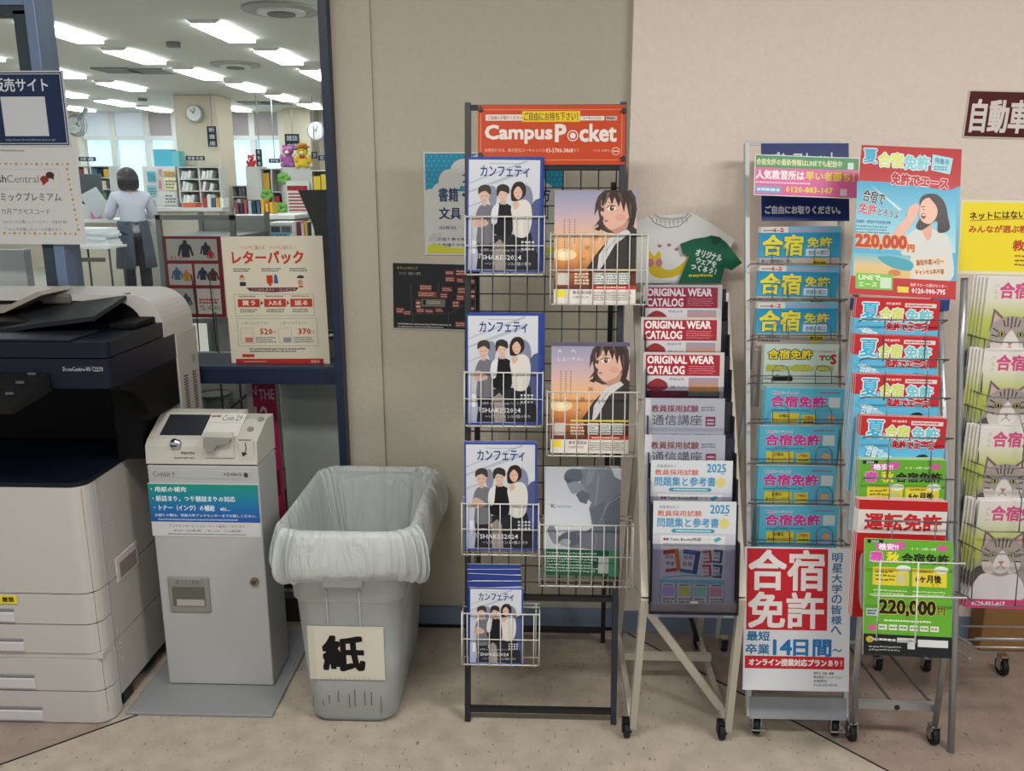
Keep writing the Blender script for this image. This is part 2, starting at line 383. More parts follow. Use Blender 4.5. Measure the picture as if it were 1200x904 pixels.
for i in range(6):
    a, b = edges[i], edges[i+1]; g = 0.05
    w = struct(MB().box(a+g, b-g, 15.30, 15.32, zb, zm).build('window_%d' % (i+4), M_day))
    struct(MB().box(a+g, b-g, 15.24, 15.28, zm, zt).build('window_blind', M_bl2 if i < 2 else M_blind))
    struct(MB().box(a+g, b-g, 15.2, 15.25, zm-0.05, zm+0.02).build('window_rail', M_offw))
    struct(MB().box(b-g, b+g, 15.2, 15.4, 0.85, 2.7).build('window_mullion', M_offw))
def column(x0, x1, Y, d):
    a = aty(x0, 150, Y).x; b = aty(x1, 150, Y).x
    return struct(MB().box(a, b, Y, Y+d, 0, 2.7, 0.02).build('column', mat('column_cream', '#d8cfb8', 0.8)))
column(205, 256, 12.3, 0.6); column(331, 364, 14.6, 0.5)

# shop ceiling lights (grid measured on the ceiling)
M_tube = mat('fluorescent', '#f4fbff', 0.5, emit=15.0)
rows = [(-2.56, 7.23), (-2.53, 8.62), (-2.5, 10.0), (-2.45, 11.4), (-3.87, 7.23), (-3.9, 8.54), (-3.82, 9.89), (-3.74, 11.2), (-3.70, 12.6), (-3.63, 13.9), (-5.4, 8.3), (-5.33, 9.7),
        (-5.26, 11.05), (-5.05, 13.7), (-5.0, 14.4), (-6.6, 9.3), (-6.55, 10.6), (-6.5, 11.95), (-6.44, 13.27), (-6.35, 14.4), (-7.8, 10.2), (-7.75, 11.6), (-7.7, 13.0), (-7.6, 14.3),
        (-4.0, 5.8), (-4.0, 4.4), (-5.4, 5.5), (-5.4, 6.9), (-1.2, 5.0), (-1.2, 6.4), (-1.2, 7.8), (0.4, 5.6), (0.4, 7.4), (-2.6, 3.9), (-9.0, 11.0), (-9.0, 13.0)]
lt0 = None
for i, (x, y) in enumerate(rows):
    if lt0 is None:
        r = empty('ceiling_light', (x, y, 2.655), 'long fluorescent ceiling light in the rows over the bookshop', 'ceiling light', 'fluorescent lights of the bookshop')
        MB().prism([(x-0.13, 2.70), (x-0.09, 2.674), (x+0.09, 2.674), (x+0.13, 2.70)], y-0.44, y+0.44, 'y').build('housing', M_offw, r)
        MB().box(x-0.11, x+0.11, y-0.42, y+0.42, 2.664, 2.674).build('diffuser', M_tube, r); lt0 = r
    else:
        r = lt0.copy(); COL.objects.link(r); r.location = (x, y, 2.655)
        for c in lt0.children: d = c.copy(); COL.objects.link(d); d.parent = r
def vent(x, y, R, label):
    r = empty('ceiling_vent', (x, y, 2.66), label, 'ceiling vent')
    MB().disc((x, y, 2.69), R, (0, 0, 1), 0.02, 32).build('rim', mat('vent_grey', '#a8a9a2', 0.6), r)
    MB().disc((x, y, 2.675), R*0.62, (0, 0, 1), 0.02, 28).build('cone', M_offw, r)
    MB().disc((x, y, 2.668), R*0.36, (0, 0, 1), 0.03, 24).build('core', mat('vent_dark', '#7d7f7a', 0.7), r)
vent(-1.85, 6.4, 0.27, 'large round air vent in the ceiling beside the post'); vent(-3.18, 9.23, 0.25, 'smaller looking round air vent farther along the shop ceiling')
for px, py, l in ((203, 51, 'nearest small round detector on the shop ceiling'), (167, 116, 'distant small round detector on the shop ceiling')):
    v = atz(px, py, 2.69); tag(MB().disc((v.x, v.y, 2.68), 0.06, (0, 0, 1), 0.04, 16).build('smoke_detector', mat('detector', '#77776f', 0.6)), l, 'detector')
for px, py in ((138, 83), (178, 84), (298, 121), (325, 121)):
    v = atz(px, py, 2.69); tag(MB().box(v.x-0.2, v.x+0.2, v.y-0.2, v.y+0.2, 2.685, 2.699).build('ceiling_grille', _M['vent_dark']), 'square dark air grille flush with the shop ceiling', 'ceiling vent', 'square grilles of the shop ceiling')

# ================================================================ things in the bookshop
WF = lambda Y: Frame((0, Y, 0))
def clock(px, py, Y, R, label):
    c = aty(px, py, Y); r = empty('wall_clock', c, label, 'clock')
    MB().disc(c, R, (0, 1, 0), 0.05, 28).build('rim', mat('clock_rim', '#9aa09f', 0.4), r)
    MB().disc(c-Vector((0, 0.03, 0)), R*0.85, (0, 1, 0), 0.012, 28).build('dial', mat('clock_dial', '#e8ecec', 0.5), r)
    MB().bar(c-Vector((0, 0.04, 0)), c+Vector((-R*0.35, -0.04, R*0.4)), 0.02, 0.006, (0, 1, 0)).build('hand', M_black, r)
    MB().bar(c-Vector((0, 0.04, 0)), c+Vector((R*0.2, -0.04, R*0.65)), 0.014, 0.006, (0, 1, 0)).build('hand', M_black, r)
clock(228, 133, 12.24, 0.118, 'round white clock on the face of the cream column')
clock(371, 154, 14.0, 0.15, 'round pale clock beside the far column next to the window post')
def sign(name, txt, x0, y0, x1, y1, Y, label, bg='#26313f', fg='#dfe6ea', rows=1, m=None):
    p = Pr(x1-x0, y1-y0, bg); n = len(txt)
    for i, t in enumerate(txt):
        h = (y1-y0)/n; p.text(t, 2, i*h+h*0.18, (x1-x0)-2, i*h+h*0.85, fg)
    o = put(p, name, WF(Y), x0, y0, x1, y1, 0, label, 'sign', th=0.02)
    a = aty((x0+x1)/2, y0 if name == 'hanging_sign' else y1, Y); q = Vector((a.x, Y+0.01, a.z)); L_ = Vector((0, 0, 2.70-a.z)) if name == 'hanging_sign' else Vector((0, 0, -0.14))
    b_ = MB().tube([q, q+L_], 0.006, 6).build('rod', mat('sign_rod', '#9aa0a0', 0.4), at=(0, 0, 0)); b_.parent = o; b_.matrix_parent_inverse = o.matrix_basis.inverted()
    return o
sign('hanging_sign', ['新', '書', '庫'], 243, 148, 254, 172, 12.2, 'dark vertical sign on the edge of the cream column', fg='#dfe6ea')
sign('hanging_sign', ['雑誌', '文庫'], 334, 157, 351, 176, 13.8, 'dark two line sign hanging above the plush toys')
sign('hanging_sign', ['教', '科', '書'], 300, 175, 307, 195, 12.2, 'narrow dark sign standing above the middle shelf')
sign('hanging_sign', ['専門書'], 315, 186, 328, 191, 12.4, 'small dark sign left of the plush toys')
sign('shelf_sign', ['教養 新書'], 218, 183, 240, 188, 12.0, 'dark label above the white cubby shelf')
sign('hanging_sign', ['文学'], 365, 178, 372, 186, 12.4, 'small dark sign right of the yellow plush bear')
sign('hanging_sign', ['理工'], 373, 182, 385, 188, 12.3, 'grey sign at the window post above the shelf')
sign('shelf_sign', ['洋書'], 92, 184, 112, 189, 12.4, 'dark label over the far left bookshelf')
# fan on the back left wall
c = aty(90, 147, 13.2); r = empty('wall_fan', c, 'grey wall fan mounted high in the far left corner', 'fan')
mf = MB()
for k in range(3): mf.tube([c+Vector((0.16*s_*math.cos(a), -0.04*k, 0.16*s_*math.sin(a))) for s_ in [1-0.1*k] for a in [2*PI*j/20 for j in range(20)]], 0.008, 5, True)
mf.build('cage', mat('fan_grey', '#7f8688', 0.5), r)
for k in range(4):
    a = k*PI/2+0.4; MB().ball(c+Vector((0.08*math.cos(a), 0, 0.08*math.sin(a))), 0.06, 0.01, 0.045, 10).build('blade', mat('fan_blade', '#b9c6cc', 0.4), r)
MB().bar(c+Vector((0, 0.02, 0)), c+Vector((0.1, 0.15, 0.25)), 0.05, 0.05).build('bracket', _M['fan_grey'], r)

BOOKC = ['#b23a3a', '#e8e3d4', '#3d5f8c', '#d8a83a', '#efefea', '#7a3b52', '#4d7a52', '#c9c3b2', '#22303c', '#d96f3a', '#e3d1d4', '#8fb5c9']
def shelf(x0, y0, x1, y1, Y, d, nc, nr, label, glabel, group, lean=0.0, cols=BOOKC, fillw=0.75, m=None, bookw=0.035):
    a = aty(x0, (y0+y1)/2, Y).x; b = aty(x1, (y0+y1)/2, Y).x; zt = aty((x0+x1)/2, y0, Y).z; zb = max(0.0, aty((x0+x1)/2, y1, Y).z)
    m = m or mat('shelf_white', '#c8cac4', 0.6); r = empty('bookshelf', ((a+b)/2, Y, zb), label, 'shelf')
    MB().box(a, b, Y+d-0.015, Y+d, zb, zt).build('back_panel', m, r)
    w = (b-a)/nc; h = (zt-zb)/nr
    for i in range(nc+1): MB().box(a+i*w-0.01, a+i*w+0.01, Y, Y+d-0.015, zb, zt).build('side_panel' if i in (0, nc) else 'divider', m, r)
    for j in range(nr+1): MB().box(a+0.01, b-0.01, Y+0.002, Y+d-0.015, zb+j*h-0.008+(0.008 if j == 0 else 0), zb+j*h+0.008).build('shelf_board', m, r)
    for i in range(nc):
        for j in range(nr):
            x = a+i*w+0.02
            while x < a+(i+1)*w-0.02-bookw-lean*h*0.8:
                bw = bookw*random.uniform(0.6, 1.2); bh = h*random.uniform(0.6, fillw+0.1); cc = random.choice(cols)
                if random.random() < 0.93:
                    M = Matrix.Translation((x, Y+0.02, zb+j*h+0.010)) @ Matrix.Rotation(lean*0.5, 4, 'Y')
                    tag(MB().box(0, bw, 0, d*0.6, 0, bh, M=M).build('book', mat('cover_'+cc[1:], cc, 0.6)), glabel, 'book', group)
                x += bw*1.12+0.002
    MB().box(a, b, Y+0.02, Y+d, 0, zb-0.001).build('plinth', m, r)
    return r
shelf(87, 195, 131, 262, 13.0, 0.3, 2, 5, 'far white bookshelf behind the grey monitor at left', 'book on the far left shelf behind the monitor', 'books on the far left shelf', bookw=0.075)
shelf(210, 196, 258, 238, 11.95, 0.3, 2, 3, 'white cubby shelf of leaning papers below the cream column', 'booklet leaning in the white cubby shelf', 'booklets in the cubby shelf', lean=0.5, cols=['#e8ebe6', '#d7dedb', '#eef0ee', '#c3cdb8', '#d3ddd9'], bookw=0.05)
shelf(307, 198, 331, 252, 12.4, 0.3, 2, 2, 'tall white shelf behind the green leaf decorations', 'book on the shelf behind the green leaves', 'books behind the green leaves', bookw=0.08)
shelf(366, 200, 395, 252, 12.2, 0.3, 1, 2, 'shelf with yellow and red books beside the window post', 'large book on the shelf beside the window post', 'books beside the window post', cols=['#e3c63a', '#b23a4a', '#d8d8d0', '#3b3f44'], bookw=0.12)
shelf(272, 218, 290, 244, 12.6, 0.3, 1, 2, 'low far shelf right of the cream column', 'book on the low far shelf', 'books on the low far shelf', cols=['#e8ebe6', '#b97f7f', '#dfe0e4', '#6f7480'], bookw=0.06)
boxpx(289, 195, 307, 243, 12.35, 0.3, mat('shelf_white', '#c8cac4'), 'shelf_end', ground=True, label='grey white end panel of the shelf under the red plush', cat='shelf')
boxpx(332, 196, 365, 245, 12.35, 0.3, mat('shelf_white'), 'shelf_end', ground=True, label='white shelf end carrying the red price list', cat='shelf')
# flyer stand
r = empty('flyer_stand', Vector((aty(187, 250, 12.0).x, 12.0, 0)), 'white stand covered with blue pink and yellow flyers behind the woman', 'stand')
a = aty(166, 195, 12.0); b = aty(209, 246, 12.0); MB().box(a.x, b.x, 12.0, 12.25, 0, a.z).build('board', M_offw, r)
for i, (x0, y0, x1, y1, c_) in enumerate([(172, 201, 183, 213, '#4fb5c9'), (185, 197, 190, 207, '#e8b9bd'), (192, 201, 206, 206, '#e0a43a'), (192, 208, 207, 223, '#e9dfa8'), (172, 217, 184, 230, '#7fc6cf'), (185, 209, 190, 222, '#e79aa0'), (192, 225, 206, 240, '#d9d9cc'), (173, 233, 184, 243, '#b9cfd8')]):
    p = Pr(10, 10, c_); p.mini(1, 2, 9, 9, 3, '#6d7a80', i); f = WF(11.98); s0 = f.hit(x0, y0); s1 = f.hit(x1, y1); me = p.mesh('flyer', s1[0]-s0[0], s0[1]-s1[1])
    o = link('flyer', me, r); o.matrix_basis = f.M((s0[0]+s1[0])/2, s1[1]); o.matrix_parent_inverse = Matrix.Translation(-r.location)
boxpx(180, 175, 201, 193, 12.05, 0.18, mat('cyan_box', '#4fb9d3', 0.5), 'display_box', label='bright blue display box on top of the flyer stand', cat='box', zb=a.z)
boxpx(201, 177, 210, 193, 12.05, 0.18, mat('teal_box', '#6cc3cb', 0.5), 'display_box', label='small teal box beside the bright blue box', cat='box', zb=a.z)
# reading counters
def counter(x0, x1, ytop, Y, d, m, label, th=0.05):
    a = aty(x0, ytop, Y); b = aty(x1, ytop, Y); r = empty('counter', ((a.x+b.x)/2, Y+d/2, 0), label, 'counter')
    MB().box(a.x, b.x, Y, Y+d, a.z-th, a.z, 0.005).build('worktop', M_offw, r); MB().box(a.x+0.05, b.x-0.05, Y+0.05, Y+d, 0, a.z-th).build('base', m, r); return r
counter(178, 260, 243.5, 11.65, 0.28, mat('counter_beige', '#c9c4b4', 0.6), 'white topped counter right of the woman')
counter(272, 345, 252, 10.2, 0.8, mat('counter_grey', '#8b8d86', 0.6), 'grey counter with a white top in the middle of the shop')
counter(60, 165, 257, 11.7, 0.6, mat('counter_beige'), 'low white counter left of the woman')
for k, x in enumerate(range(276, 340, 5)):
    cc = random.choice(BOOKC); h = random.uniform(10, 16)
    if x < 318: boxpx(x, 246-h+3, x+3.4, 250.5, 10.5, 0.2, zb=aty(300, 252, 10.2).z, m= mat('cover_'+cc[1:], cc, 0.6), name='book', label='upright book on the grey middle counter', cat='book', group='books on the grey counter')
for k, x in enumerate(range(238, 260, 5)):
    boxpx(x, 232, x+4, 243, 11.7, 0.2, zb=aty(220, 243.5, 11.65).z, m= mat('cover_'+BOOKC[k][1:], BOOKC[k], 0.6), name='book', label='upright book on the white topped counter', cat='book', group='books on the white counter')
boxpx(214, 238, 229, 244, 11.68, 0.2, zb=aty(220, 243.5, 11.65).z, m= mat('orange_box', '#d96f48', 0.5), name='display_box', label='orange box on the white topped counter', cat='box')
# price list, leaves
p = Pr(26, 44, '#d9dcd6'); p.rect(1, 6, 24, 12, '#a32e33')
for k in range(7): p.rect(2, 15+k*4, 21, 17+k*4, '#b2474c')
put(p, 'price_list', WF(12.3), 336, 212, 363, 254, 0, 'white sheet with red bars on the shelf end', 'poster')
sign('shelf_sign', ['A5-35'], 343, 253, 358, 258, 12.2, 'dark label under the red price list')
for i, (x, y, l) in enumerate([(332, 209, 'topmost green leaf decoration'), (313, 228, 'left green leaf decoration on the middle shelf'), (330, 244, 'lower green leaf decoration'), (357, 252, 'green leaf decoration by the dark price label')]):
    c = aty(x, y, 12.33); g = MB()
    for k in range(5):
        a = 2*PI*k/5+i; g.ball(c+Vector((0.05*math.cos(a), 0, 0.05*math.sin(a))), 0.05, 0.012, 0.035, 8)
    tag(g.build('leaf_decoration', mat('leaf_green', '#6fb04a', 0.6)), l, 'decoration')
# plush toys
def plush(px, py, H, Y, col, label, hat=None):
    c = aty(px, py, Y); r = empty('plush_toy', c, label, 'plush toy'); m = mat('plush_'+col[1:], col, 0.95, noise=0.1, nscale=30); z = c.z; x = c.x
    b = MB(); b.ball((x, Y, z+0.22*H), 0.24*H, 0.2*H, 0.25*H); b.build('body', m, r)
    h = MB(); h.ball((x, Y-0.02, z+0.62*H), 0.22*H, 0.2*H, 0.2*H); h.build('head', m, r)
    for s in (-1, 1):
        MB().ball((x+s*0.17*H, Y, z+0.80*H), 0.075*H, 0.05*H, 0.075*H).build('ear', m, r); MB().ball((x+s*0.27*H, Y-0.06*H, z+0.34*H), 0.09*H, 0.09*H, 0.16*H).build('arm', m, r)
        MB().ball((x+s*0.18*H, Y-0.16*H, z+0.08*H), 0.11*H, 0.15*H, 0.09*H).build('leg', m, r); MB().ball((x+s*0.07*H, Y-0.02-0.19*H, z+0.66*H), 0.022*H).build('eye', M_black, r)
    MB().ball((x, Y-0.02-0.19*H, z+0.57*H), 0.08*H, 0.05*H, 0.06*H).build('muzzle', mat('muzzle', '#efe3b0', 0.9), r)
    if hat:
        t = MB(); t.disc((x, Y-0.02, z+0.80*H), 0.30*H, (0, 0, 1), 0.03*H, 20); t.disc((x, Y-0.02, z+0.87*H), 0.17*H, (0, 0, 1), 0.13*H, 20); t.build('hat', mat('straw', '#c98a3a', 0.8), r)
        MB().disc((x, Y-0.02, z+0.83*H), 0.178*H, (0, 0, 1), 0.04*H, 20).build('hat_band', mat('hat_band', '#a32e33', 0.8), r)
        MB().ball((x, Y-0.2*H, z+0.42*H), 0.12*H, 0.03*H, 0.05*H, 8).build('bow', mat('bow_red', '#b8332f', 0.7), r)
plush(356, 197, 0.36, 12.4, '#e0c23a', 'yellow plush bear in a straw hat on the shelf top', True)
plush(339, 196, 0.36, 12.55, '#b06ab0', 'purple plush toy beside the yellow bear')
plush(295, 196, 0.20, 12.4, '#c62f3a', 'small red plush toy on the shelf top')
# till display and things on the sill table
c = [aty(349, 223, 3.9), aty(392, 222, 3.9), aty(392, 298, 3.9), aty(375, 298, 3.9)]
r = empty('till_display', aty(385, 300, 3.9), 'dark grey back of a till screen behind the navy post', 'monitor')
MB().prism([(v.x, v.z) for v in c]+[(aty(366, 262, 3.9).x, aty(366, 262, 3.9).z)], 3.9, 3.95, 'y').build('housing', mat('till_grey', '#3f4341', 0.6), r)
MB().box(aty(378, 300, 3.9).x, aty(392, 300, 3.9).x, 3.92, 4.05, 0.7, c[3].z+0.02).build('stand', _M['till_grey'], r)
boxpx(374, 296, 395, 315, 4.0, 0.4, M_offw, 'cash_register', label='pale cash register under the dark screen', cat='cash register')
boxpx(374, 315, 395, 420, 4.02, 0.4, mat('panel_grey', '#9fa39c', 0.6), 'till_cabinet', ground=True, label='pale cabinet under the till', cat='cabinet')
a = aty(302, 278, 5.2); b = aty(375, 285, 5.2)
r = empty('display_table', ((a.x+b.x)/2, 5.5, 0), 'white table carrying boxed books behind the letter poster', 'table')
MB().box(a.x-0.1, b.x+0.2, 5.15, 5.9, a.z-0.05, a.z).build('tabletop', M_offw, r); MB().box(a.x, b.x+0.1, 5.2, 5.85, 0, a.z-0.05).build('base', mat('counter_beige'), r)
boxpx(314, 261, 345, 278, 5.3, 0.25, M_offw, 'book_box', label='white box of photo cards on the display table', cat='box')
put(Pr(30, 12, '#8f9a9c').rect(2, 2, 14, 10, '#3a3f44').rect(16, 2, 28, 10, '#54595e'), 'photo_card', WF(5.29), 316, 264, 342, 274, 0, 'dark photo card leaning on the white box', 'card')
for k, x in enumerate(range(345, 372, 4)): boxpx(x, 260+(k % 3), x+3.2, 278, 5.35, 0.2, mat('cover_'+BOOKC[(k*5) % 12][1:], BOOKC[(k*5) % 12], 0.6), 'book', label='book standing on the display table by the till', cat='book', group='books on the display table')
p = Pr(34, 8, '#6fa8c9'); p.text('お薦め 新刊書', 3, 1.5, 30, 6.5, '#1d3f66'); put(p, 'shelf_label', WF(5.1), 306, 273, 340, 281, 0, 'blue label at the front of the display table', 'sign')

# display case with the jacket poster
M_alu = mat('aluminium', '#8f9492', 0.35, 0.6)
YC = 3.55
A = aty(184, 252, YC); B = aty(271, 252, YC)
r = empty('display_case', ((A.x+B.x)/2, YC+0.2, 0), 'aluminium framed glass display case behind the window', 'display case')
for x in (A.x, B.x):
    for y in (YC, YC+0.45): MB().box(x-0.01, x+0.01, y, y+0.02, 0, A.z).build('post', M_alu, r)
for z in (A.z-0.02, 0.92, 0.45): MB().box(A.x-0.01, B.x+0.01, YC, YC+0.02, z, z+0.02).build('rail', M_alu, r)
for z in (0.45, 0.92, A.z-0.1): MB().box(A.x, B.x, YC+0.021, YC+0.45, z, z+0.012).build('shelf_board', mat('shelf_grey', '#8b9192', 0.5), r)
MB().box(A.x, B.x, YC+0.46, YC+0.47, 0.02, A.z-0.02).build('back_panel', mat('case_back', '#a5aba9', 0.6), r)
MB().box(A.x, B.x, YC+0.005, YC+0.009, 0.95, A.z-0.02).build('glass_pane', GLASS, r)
p = Pr(76, 92, '#8a2630'); p.rect(3, 3, 62, 27, '#c3c2bd').rect(3, 31, 31, 55, '#cbc9c6').rect(34, 31, 62, 55, '#cbc9c6').rect(3, 59, 31, 88, '#b9b7b4').rect(34, 59, 62, 88, '#d8d5d0')
p.rect(62, 0, 76, 92, '#c9cbc9').rect(62, 0, 67, 92, '#8a2630')
def jacket(x, y, s, c): p.poly([(x-4*s, y+8*s), (x-4*s, y), (x-6*s, y+7*s), (x-8*s, y+6*s), (x-5.5*s, y-3*s), (x-2*s, y-5*s), (x-1.6*s, y-8*s), (x+1.6*s, y-8*s), (x+2*s, y-5*s), (x+5.5*s, y-3*s), (x+8*s, y+6*s), (x+6*s, y+7*s), (x+4*s, y), (x+4*s, y+8*s)], c)
jacket(25, 14, 1.2, '#2d2f33'); jacket(49, 14, 0.9, '#33333a'); jacket(54, 20, 0.6, '#b23a3a'); jacket(13, 42, 0.9, '#4b6a92'); jacket(24, 44, 0.8, '#c78a3a'); jacket(43, 42, 0.9, '#2a3358'); jacket(55, 43, 0.9, '#5a2f36'); jacket(9, 72, 0.9, '#3a3d48'); jacket(21, 72, 0.9, '#4b4f58')
p.text('¥3,500', 6, 22, 27, 27, '#c5373c'); p.text('TEL 042-000', 36, 78, 60, 84, '#33383f'); p.mini(36, 70, 60, 77, 2, '#c5373c')
MB().tube([aty(x, y, YC-0.06) for x, y in ((224, 322), (230, 360), (234, 414))], 0.0025, 5).tube([aty(x, y, YC-0.06) for x, y in ((245, 322), (249, 360), (254, 414))], 0.0025, 5).build('wire', M_black, r)
put(p, 'jacket_poster', WF(3.53), 195, 277, 271, 372, 0, 'dark red poster of jackets on the display case', 'poster', m=GLOSSY)
# wire stand and bucket under the shelf
r = empty('wire_stand', (-1.32, 3.1, 0), 'thin wire stand behind the glass below the sill', 'stand'); w = MB()
for x in (-1.49, -1.40, -1.17, -1.10): w.tube([(x, 3.0, 0.01), (x, 3.0, 1.05)], 0.004, 5)
for z in (0.28, 0.52, 0.60, 0.80): w.tube([(-1.49, 3.0, z), (-1.10, 3.0, z)], 0.003, 5)
w.build('wire_frame', mat('wire_dark', '#33383a', 0.5), r)
def px3(x, y, Y): return aty(x, y, Y)
c0 = aty(251, 462, 3.2); c1 = aty(251, 487, 3.2); rt = aty(270, 462, 3.2).x-c0.x; rb = rt*0.62
r = empty('bucket', c1, 'translucent grey bucket hanging below the sill behind glass', 'bucket')
MB().loft([[(c1.x+rb*math.cos(a), 3.2+rb*math.sin(a), c1.z) for a in [2*PI*k/20 for k in range(20)]], [(c0.x+rt*math.cos(a), 3.2+rt*math.sin(a), c0.z) for a in [2*PI*k/20 for k in range(20)]]]).build('body', mat('bucket_grey', '#8b918f', 0.4), r)
MB().tube([(c0.x+rt*math.cos(a), 3.2+rt*math.sin(a), c0.z) for a in [2*PI*k/20 for k in range(20)]], 0.006, 6, True).build('rim', mat('bucket_rim', '#5f6563', 0.4), r)
struct(MB().box(-2.4, -1.12, 3.3, 3.34, 0.0, 0.84).build('trim_5', mat('dim_panel', '#8f9490', 0.7)))
r = empty('cable', aty(290, 455, 2.95), 'dark cable looping below the window sill', 'cable')
MB().tube([aty(x, y, 2.95) for x, y in ((299, 452), (290, 462), (276, 474), (262, 484), (248, 487), (238, 480))], 0.005, 6).build('cord', mat('cable_grey', '#4a4c48', 0.6), r)
# pink banner
p = Pr(34, 150, '#b02a5a'); p.rect(0, 0, 7, 150, '#d8c9cc').text('IN', 1, 2, 12, 12, '#e8d7dc').text('THE', 14, 6, 32, 16, '#e9c9d2', 0.3).text('10', 8, 24, 22, 40, '#e6e2e4', 0.6)
p.blob([(8, 40), (20, 30), (26, 60), (24, 110), (16, 120), (10, 80)], '#2b2730').rect(6, 92, 30, 120, '#5a2036').rect(4, 122, 30, 134, '#c22a35')
put(p, 'banner', WF(2.90), 297, 450, 331, 612, 0, 'pink banner with a big number ten behind the glass', 'banner', roll=0.02)
# folding table with paper stacks
Yt = 10.3
a = aty(85, 300, Yt); b = aty(136, 289, Yt)
r = empty('folding_table', ((a.x+b.x)/2, Yt+0.3, 0), 'folding table with dark legs left of the woman', 'table')
tz = aty(110, 289, Yt).z-0.27; x1 = aty(128, 290, Yt).x; x0 = aty(60, 300, Yt).x
MB().box(x0, x1, Yt, Yt+0.45, tz+0.24, tz+0.27).build('tabletop', M_offw, r)
for x in (x0+0.25, x1-0.03):
    for y in (Yt+0.05, Yt+0.40): MB().tube([(x, y, 0), (x, y, tz+0.24)], 0.013, 8).build('leg', mat('leg_dark', '#3a3c3d', 0.5), r)
MB().box(x0+0.1, x1-0.1, Yt+0.04, Yt+0.07, tz+0.08, tz+0.13).build('rail', mat('rail_dark', '#55524a', 0.6), r)
for k in range(6):
    tag(MB().box(x0+0.25, x1-0.04-0.02*(k % 3), Yt+0.08+0.02*(k % 2), Yt+0.42, tz+0.272+k*0.035, tz+0.272+k*0.035+0.033).build('paper_stack', mat('paper_white', '#dfe6e8', 0.7)), 'white bundle of paper stacked on the folding table', 'paper', 'paper bundles on the folding table')
# monitor, laptop sheet
r = empty('monitor', aty(104, 256, 11.9), 'dark grey monitor on the left counter', 'monitor')
a = aty(86, 204, 11.9); b = aty(120, 229, 11.9); MB().box(a.x, b.x, 11.9, 11.94, b.z, a.z, 0.01).build('screen', mat('screen_grey', '#4a5257', 0.4), r)
MB().box((a.x+b.x)/2-0.04, (a.x+b.x)/2+0.04, 11.94, 11.98, aty(104, 257, 11.7).z, b.z+0.05).build('stand', M_black, r)
boxpx(90, 240, 118, 256, 11.75, 0.12, zb=aty(104, 257, 11.7).z, m= mat('case_white', '#c9cdcc', 0.6), name='paper_tray', label='white paper tray under the grey monitor', cat='tray')
boxpx(106, 247, 118, 255, 11.71, 0.03, zb=aty(104, 257, 11.7).z, m= mat('pink_cloth', '#c98aa6', 0.8), name='pencil_pouch', label='pink pouch on the left counter', cat='pouch')
# ================================================================ the woman in the shop
def skin(name, m, parent, joints, edges, sub=2, label=None):
    """one continuous surface grown round a chain of joints: joints = {key: (x, y, z, r)}"""
    keys = list(joints); me = bpy.data.meshes.new(name)
    me.from_pydata([joints[k][:3] for k in keys], [(keys.index(a), keys.index(b)) for a, b in edges], [])
    o = link(name, me, parent); md = o.modifiers.new('skin', 'SKIN'); md.use_smooth_shade = True
    for i, k in enumerate(keys):
        rr = joints[k][3]; me.skin_vertices[0].data[i].radius = rr if isinstance(rr, tuple) else (rr, rr)
        me.skin_vertices[0].data[i].use_root = (i == 0)
    s = o.modifiers.new('sub', 'SUBSURF'); s.levels = sub; s.render_levels = sub
    me.materials.append(m)
    if label: o['label'] = label
    return o
wf = atz(165, 352); YW = wf.y
def wp(x, z, y=0.0): return (x, y, z)
P = empty('person', (wf.x, wf.y, 0), 'woman with a short dark bob in grey shirt and slate apron seen from behind', 'person')
P.rotation_euler = (0, 0, math.radians(38)); P.scale = (1.0, 1.0, 1.0)
M_skin = mat('skin', '#d9b29c', 0.55); M_shirt = mat('shirt_grey', '#c3c8d6', 0.85, noise=0.05, nscale=12); M_apron = mat('apron_slate', '#46505d', 0.85); M_trou = mat('trousers', '#242a33', 0.85); M_hair = mat('hair_dark', '#211a1d', 0.5)
J = {'pel': (0, 0, .93, .12), 'ch': (0, 0, 1.22, .12), 'neck': (0, -.01, 1.42, .05), 'head': (-.01, .03, 1.53, .075), 'crown': (-.01, .04, 1.62, .07),
     'sl': (-.17, 0, 1.36, .05), 'el': (-.24, .07, 1.10, .038), 'wl': (-.18, .30, 1.10, .026), 'sr': (.17, 0, 1.36, .05), 'er': (.25, .06, 1.10, .038), 'wr': (.12, .29, 1.10, .026),
     'hl': (-.09, 0, .88, .08), 'kl': (-.10, .02, .50, .055), 'al': (-.10, 0, .09, .035), 'fl': (-.11, .12, .04, .032), 'hr': (.09, 0, .88, .08), 'kr': (.10, .02, .50, .055), 'ar': (.10, 0, .09, .035), 'fr': (.11, .12, .04, .032),
     'pl': (-.16, .37, 1.10, (.03, .014)), 'pr': (.09, .36, 1.10, (.03, .014))}
E_ = [('pel', 'ch'), ('ch', 'neck'), ('neck', 'head'), ('head', 'crown'), ('ch', 'sl'), ('sl', 'el'), ('el', 'wl'), ('ch', 'sr'), ('sr', 'er'), ('er', 'wr'), ('pel', 'hl'), ('hl', 'kl'), ('kl', 'al'), ('al', 'fl'), ('pel', 'hr'), ('hr', 'kr'), ('kr', 'ar'), ('ar', 'fr'), ('wl', 'pl'), ('wr', 'pr')]
for hnd, px_, s in (('pl', -.16, 1), ('pr', .09, -1)):
    for i in range(4):
        J[hnd+str(i)] = (px_-.025+.017*i, .44-0.008*abs(i-1.5), 1.09, .009); J[hnd+'t'+str(i)] = (px_-.025+.017*i, .462-0.01*abs(i-1.5), 1.075, .008); E_ += [(hnd, hnd+str(i)), (hnd+str(i), hnd+'t'+str(i))]
    J[hnd+'th'] = (px_+s*.05, .38, 1.115, .010); E_.append((hnd, hnd+'th'))
skin('body', M_skin, P, J, E_, 1)
